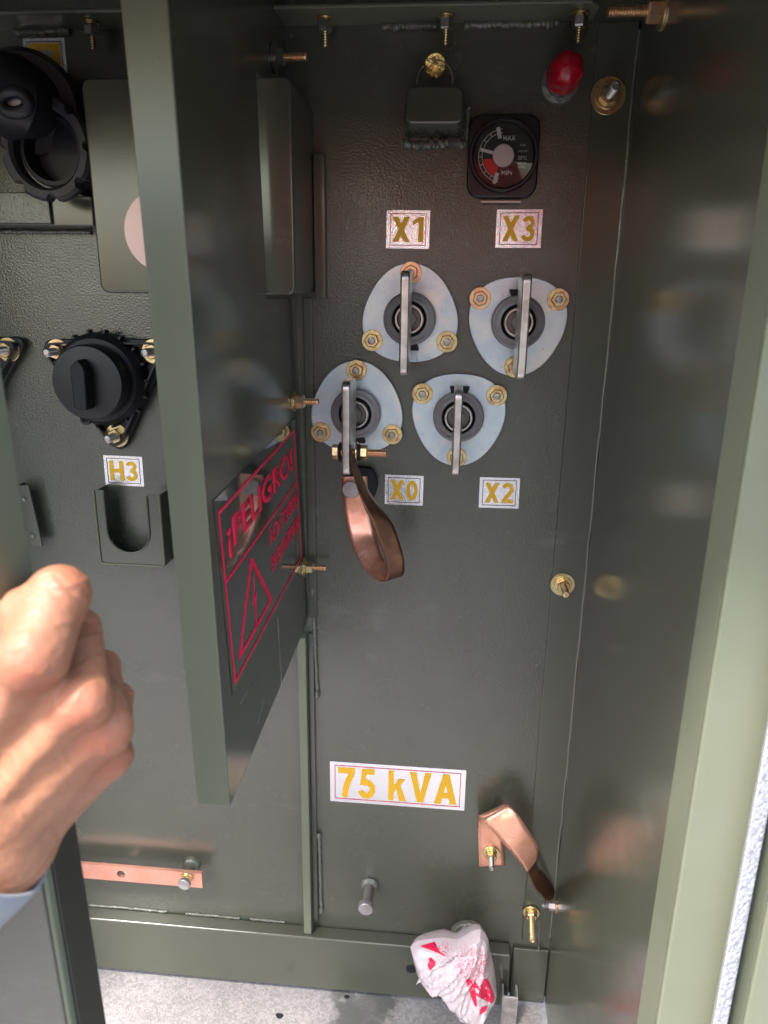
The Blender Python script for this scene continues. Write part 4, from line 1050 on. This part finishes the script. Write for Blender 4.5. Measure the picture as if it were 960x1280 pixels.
for j, c_ in enumerate(co):
    v_ = Vector(c_); a_ = abs(noise.noise(Vector((c_[0]*55+c_[2]*30, c_[1]*30, c_[2]*38-c_[0]*20)))); dsp[j] += .00035*math.exp(-(a_/.07)**2) + .0006*noise.noise(v_*60) + .0002*noise.noise(v_*260)
co = co + nrm_*dsp[:, None]; ho.data.vertices.foreach_set('co', co.ravel().astype(np.float32)); ho.data.update()
att = ho.data.attributes.new('redness', 'FLOAT', 'POINT')
red = np.zeros(len(co))
for i in range(4):
    red = np.maximum(red, .55*np.exp(-((co-(MCP[i]+[.002, -.012, .002]))**2).sum(1)/(2*.0085**2)))
    red = np.maximum(red, .35*np.exp(-((co-PIP[i])**2).sum(1)/(2*.012**2)))
att.data.foreach_set('value', red.clip(0, 1).astype(np.float32))
# sleeve cuff
wr = np.mean(WR, 0); ax_ = (EL-wr)/np.linalg.norm(EL-wr)
c0 = J(-12, 1098, -.615)
A0 = c0; 
m = MB(); vs = []; NS, NR = 14, 48
Mx = Vector(ax_).to_track_quat('Z', 'Y').to_matrix()
for i in range(NS):
    t = i/(NS-1); cc = Vector(wr + ax_*(-.001+.18*t))
    for k_ in range(NR):
        a = 2*math.pi*k_/NR
        r = .0395+.010*t + .0008*math.sin(3*a+5*t) + .0012*noise.noise(Vector((math.cos(a)*2, math.sin(a)*2, t*9)))
        vs.append(cc + Mx @ Vector((r*math.cos(a), r*math.sin(a), 0)))
fs = [(i*NR+k_, i*NR+(k_+1) % NR, (i+1)*NR+(k_+1) % NR, (i+1)*NR+k_) for i in range(NS-1) for k_ in range(NR)]
m.add(vs, fs); so_ = part('sleeve_cuff', m, cloth, pe, sa=60); s_ = so_.modifiers.new('s', 'SOLIDIFY'); s_.thickness = .0022; s_.offset = 0

# ------------------------------------------------------------------ plastic bag
ol = [(513,1184),(522,1176),(552,1172),(572,1174),(588,1165),(601,1161),(610,1173),(613,1190),(617,1205),(620,1228),(620.5,1247),(611,1263),(598,1273),(578,1270),(570,1260),(557,1240),(546,1229),(536,1223),(525,1221),(519,1208)]
YB = -.075
olw = [P(x, y, YB) for x, y in ol]
cen = sum(olw, Vector())/len(olw)
def dens(pts, k=5):
    o = []
    for i in range(len(pts)):
        p0, p1, p2, p3 = pts[i-1], pts[i], pts[(i+1) % len(pts)], pts[(i+2) % len(pts)]
        for j in range(k):
            t = j/k; lin = p1.lerp(p2, t); c_ = .5*((2*p1)+(-p0+p2)*t+(2*p0-5*p1+4*p2-p3)*t*t+(-p0+3*p1-3*p2+p3)*t**3); o.append(lin.lerp(c_, .5))
    return o
dl = dens(olw, 4); N = len(dl); RG = 20; m = MB(); vs = []; fs = []
def bagh(p, r, side):
    h = .027*math.sqrt(max(0, 1-r**2.4))
    cr = 0
    tie = P(606, 1166, YB); dx, dz = p.x-tie.x, p.z-tie.z; an = math.atan2(dz, dx); ds = math.hypot(dx, dz)
    for (ka, kd, k_, am) in ((3.2, 9, 1.1, .0062), (8.5, 16, 5.3, .0046), (17, 24, 9.7, .0022)):
        cr += am*(1-2.6*abs(noise.noise(Vector((an*ka+k_, ds*kd, k_)))))
    cr += .0022*(1-3*abs(noise.noise(Vector((p.x*95-p.z*30, p.z*60, 2.2)))))
    cr += .0030*(1-2.4*abs(noise.noise(Vector((p.x*30+p.z*22, p.z*16-p.x*8, 4.4)))))
    return h + cr*min(1, (1-r)*5)
for side in (-1, 1):
    base = len(vs)
    for i in range(RG+1):
        r = i/RG
        for j in range(N):
            p = cen.lerp(dl[j], r); vs.append(Vector((p.x, YB + side*bagh(p, r, side), p.z)))
    for i in range(RG):
        for j in range(N):
            q = (base+i*N+j, base+i*N+(j+1) % N, base+(i+1)*N+(j+1) % N, base+(i+1)*N+j)
            fs.append(q if side < 0 else q[::-1])
m.add(vs, fs)
e = empty('plastic_bag', 'white plastic bag with red print tied over the drain outlet at bottom right', 'bag', T((0, 0, 0)))
me = m.mesh('bag_film', bagm); bm = bmesh.new(); bm.from_mesh(me); bmesh.ops.remove_doubles(bm, verts=bm.verts, dist=1e-5); bmesh.ops.recalc_face_normals(bm, faces=bm.faces); bm.to_mesh(me)
bvh = BVHTree.FromBMesh(bm); bm.free(); me.shade_smooth(); me.set_sharp_from_angle(angle=R(16)); link('bag_film', me, e)
def decal(name, pxs, mat):
    # triangulate the flat print finely, then lay it on the film
    bm = bmesh.new(); vv = [bm.verts.new(P(x, y, YB)) for x, y in pxs]; bm.faces.new(vv)
    bmesh.ops.triangulate(bm, faces=bm.faces[:], ngon_method='EAR_CLIP')
    for _ in range(3): bmesh.ops.subdivide_edges(bm, edges=bm.edges[:], cuts=1, use_grid_fill=True)
    for v in bm.verts:
        hit = bvh.ray_cast(CAMP, (v.co-CAMP).normalized())
        if hit[0]: v.co = hit[0] - (v.co-CAMP).normalized()*.0008
    me = bpy.data.meshes.new(name); bm.to_mesh(me); bm.free(); me.materials.append(mat); me.shade_smooth(); return link(name, me, e)
bagred = node_mat('bag_red_print', (.68, .01, .07), .35, 0)
def cz(x, y): return (500+x/6, 1140+y/6)
decal('red_mark', [cz(*q) for q in ((483,490),(560,520),(600,575),(566,568),(540,560),(578,712),(558,705))], bagred)
decal('red_mark', [cz(*q) for q in ((622,505),(658,498),(715,640),(690,690),(585,635),(552,598),(600,618),(662,650))], bagred)
decal('red_mark', [cz(*q) for q in ((604,578),(640,640),(622,632),(590,600),(596,592),(574,572))], bagred)
decal('red_mark', [cz(*q) for q in ((596,775),(600,735),(612,715),(650,700),(652,715),(640,745))], bagred)
decal('red_mark', [cz(*q) for q in ((148,255),(215,235),(262,222),(258,250),(232,262),(275,275),(300,262),(285,285),(345,330),(330,332),(262,290),(225,272),(190,262))], bagred)
decal('red_mark', [cz(*q) for q in ((215,345),(235,340),(265,375),(262,405),(240,415),(225,440),(215,420),(205,400),(218,375))], bagred)
# tail of film at the lower left and the outlet it is tied over
t3 = [P(526, 1221, YB), P(523, 1229, YB-.004), P(520, 1231, YB-.006), P(524, 1222, YB-.002)]
m = MB(); m.add([*t3, P(535, 1223, YB-.003), P(550, 1232, YB-.004), P(545, 1228, YB)], [(0, 1, 2, 3), (0, 4, 1), (4, 5, 6)]); part('film_tail', m, bagm, e)
e = empty('drain_outlet', 'dark green pipe outlet the plastic bag is tied over', 'pipe', axis_at(P(586, 1168, 0), (.02, -1, -.04)))
part('collar', MB().lathe([(.0290, 0), (.0285, .005), (.0250, .009), (.0001, .009)], 28, closed=False), weldm, e, sa=50)
part('pipe_stub', MB().lathe([(.0190, .008), (.0190, .060), (.0160, .062), (.0001, .062)], 28, closed=False), blackm, e, sa=40)
o = tag(part('sill_hole', MB().lathe([(.0001, 0), (.0075, 0), (.0078, .0006), (.0001, .0008)], 20, closed=False).xf(T(P(514, 1211, -.0243)) @ PAN), blackm, cab), 'round black hole in the sill left of the bag')

# ------------------------------------------------------------------ the photographer, standing before the cabinet (seen only mirrored in paint and foil)
pp = empty('person', 'person in a red shirt and khaki trousers standing facing the open cabinet', 'person', T((.02, -1.65, 0)))
def body(kind):
    cs = dict(
      shirt=[((-.09, 0, 1.16), (-.12, 0, 1.36), .13, .12), ((.09, 0, 1.16), (.12, 0, 1.36), .13, .12), ((-.20, 0, 1.42), (.20, 0, 1.42), .07, .07), ((-.22, 0, 1.40), (-.30, .06, 1.14), .062, .05), ((.22, 0, 1.40), (.30, .06, 1.14), .062, .05)],
      trousers=[((-.09, 0, 1.06), (-.10, 0, .9), .115, .115), ((.09, 0, 1.06), (.10, 0, .9), .115, .115), ((-.10, 0, .96), (-.11, .01, .50), .105, .07), ((.10, 0, .96), (.11, .01, .50), .105, .07), ((-.11, .01, .50), (-.12, -.02, .10), .07, .055), ((.11, .01, .50), (.12, -.02, .10), .07, .055), ((-.12, -.02, .05), (-.13, .14, .045), .045, .04), ((.12, -.02, .05), (.13, .14, .045), .045, .04)],
      skin=[((0, 0, 1.42), (0, .01, 1.54), .055, .055), ((0, .02, 1.60), (0, .01, 1.68), .075, .092), ((0, .105, 1.63), (0, .112, 1.61), .012, .016), ((-.30, .06, 1.14), (-.12, .26, 1.08), .040, .030), ((.30, .06, 1.14), (.12, .26, 1.08), .040, .030), ((-.12, .26, 1.08), (-.06, .30, 1.09), .030, .024), ((.12, .26, 1.08), (.06, .30, 1.09), .030, .024)],
      hair=[((0, -.02, 1.68), (0, -.035, 1.72), .096, .085)])[kind]
    def f(X, Y, Z):
        d = None
        for p, q, a, b in cs:
            c_ = capsule(p, q, a, b)(X, Y, Z); d = c_ if d is None else smin(d, c_, .04)
        return d
    pts = np.array([p for c_ in cs for p in c_[:2]]); return f, tuple(pts.min(0)-.16), tuple(pts.max(0)+.16)
for nm, kd, mt in (('shirt', 'shirt', redcloth), ('trousers', 'trousers', darkcloth), ('skin', 'skin', skin), ('hair', 'hair', darkhair)):
    f, lo_, hi_ = body(kd); sdf_obj(nm, f, lo_, hi_, .02 if nm != 'skin' else .014, mt, pp)
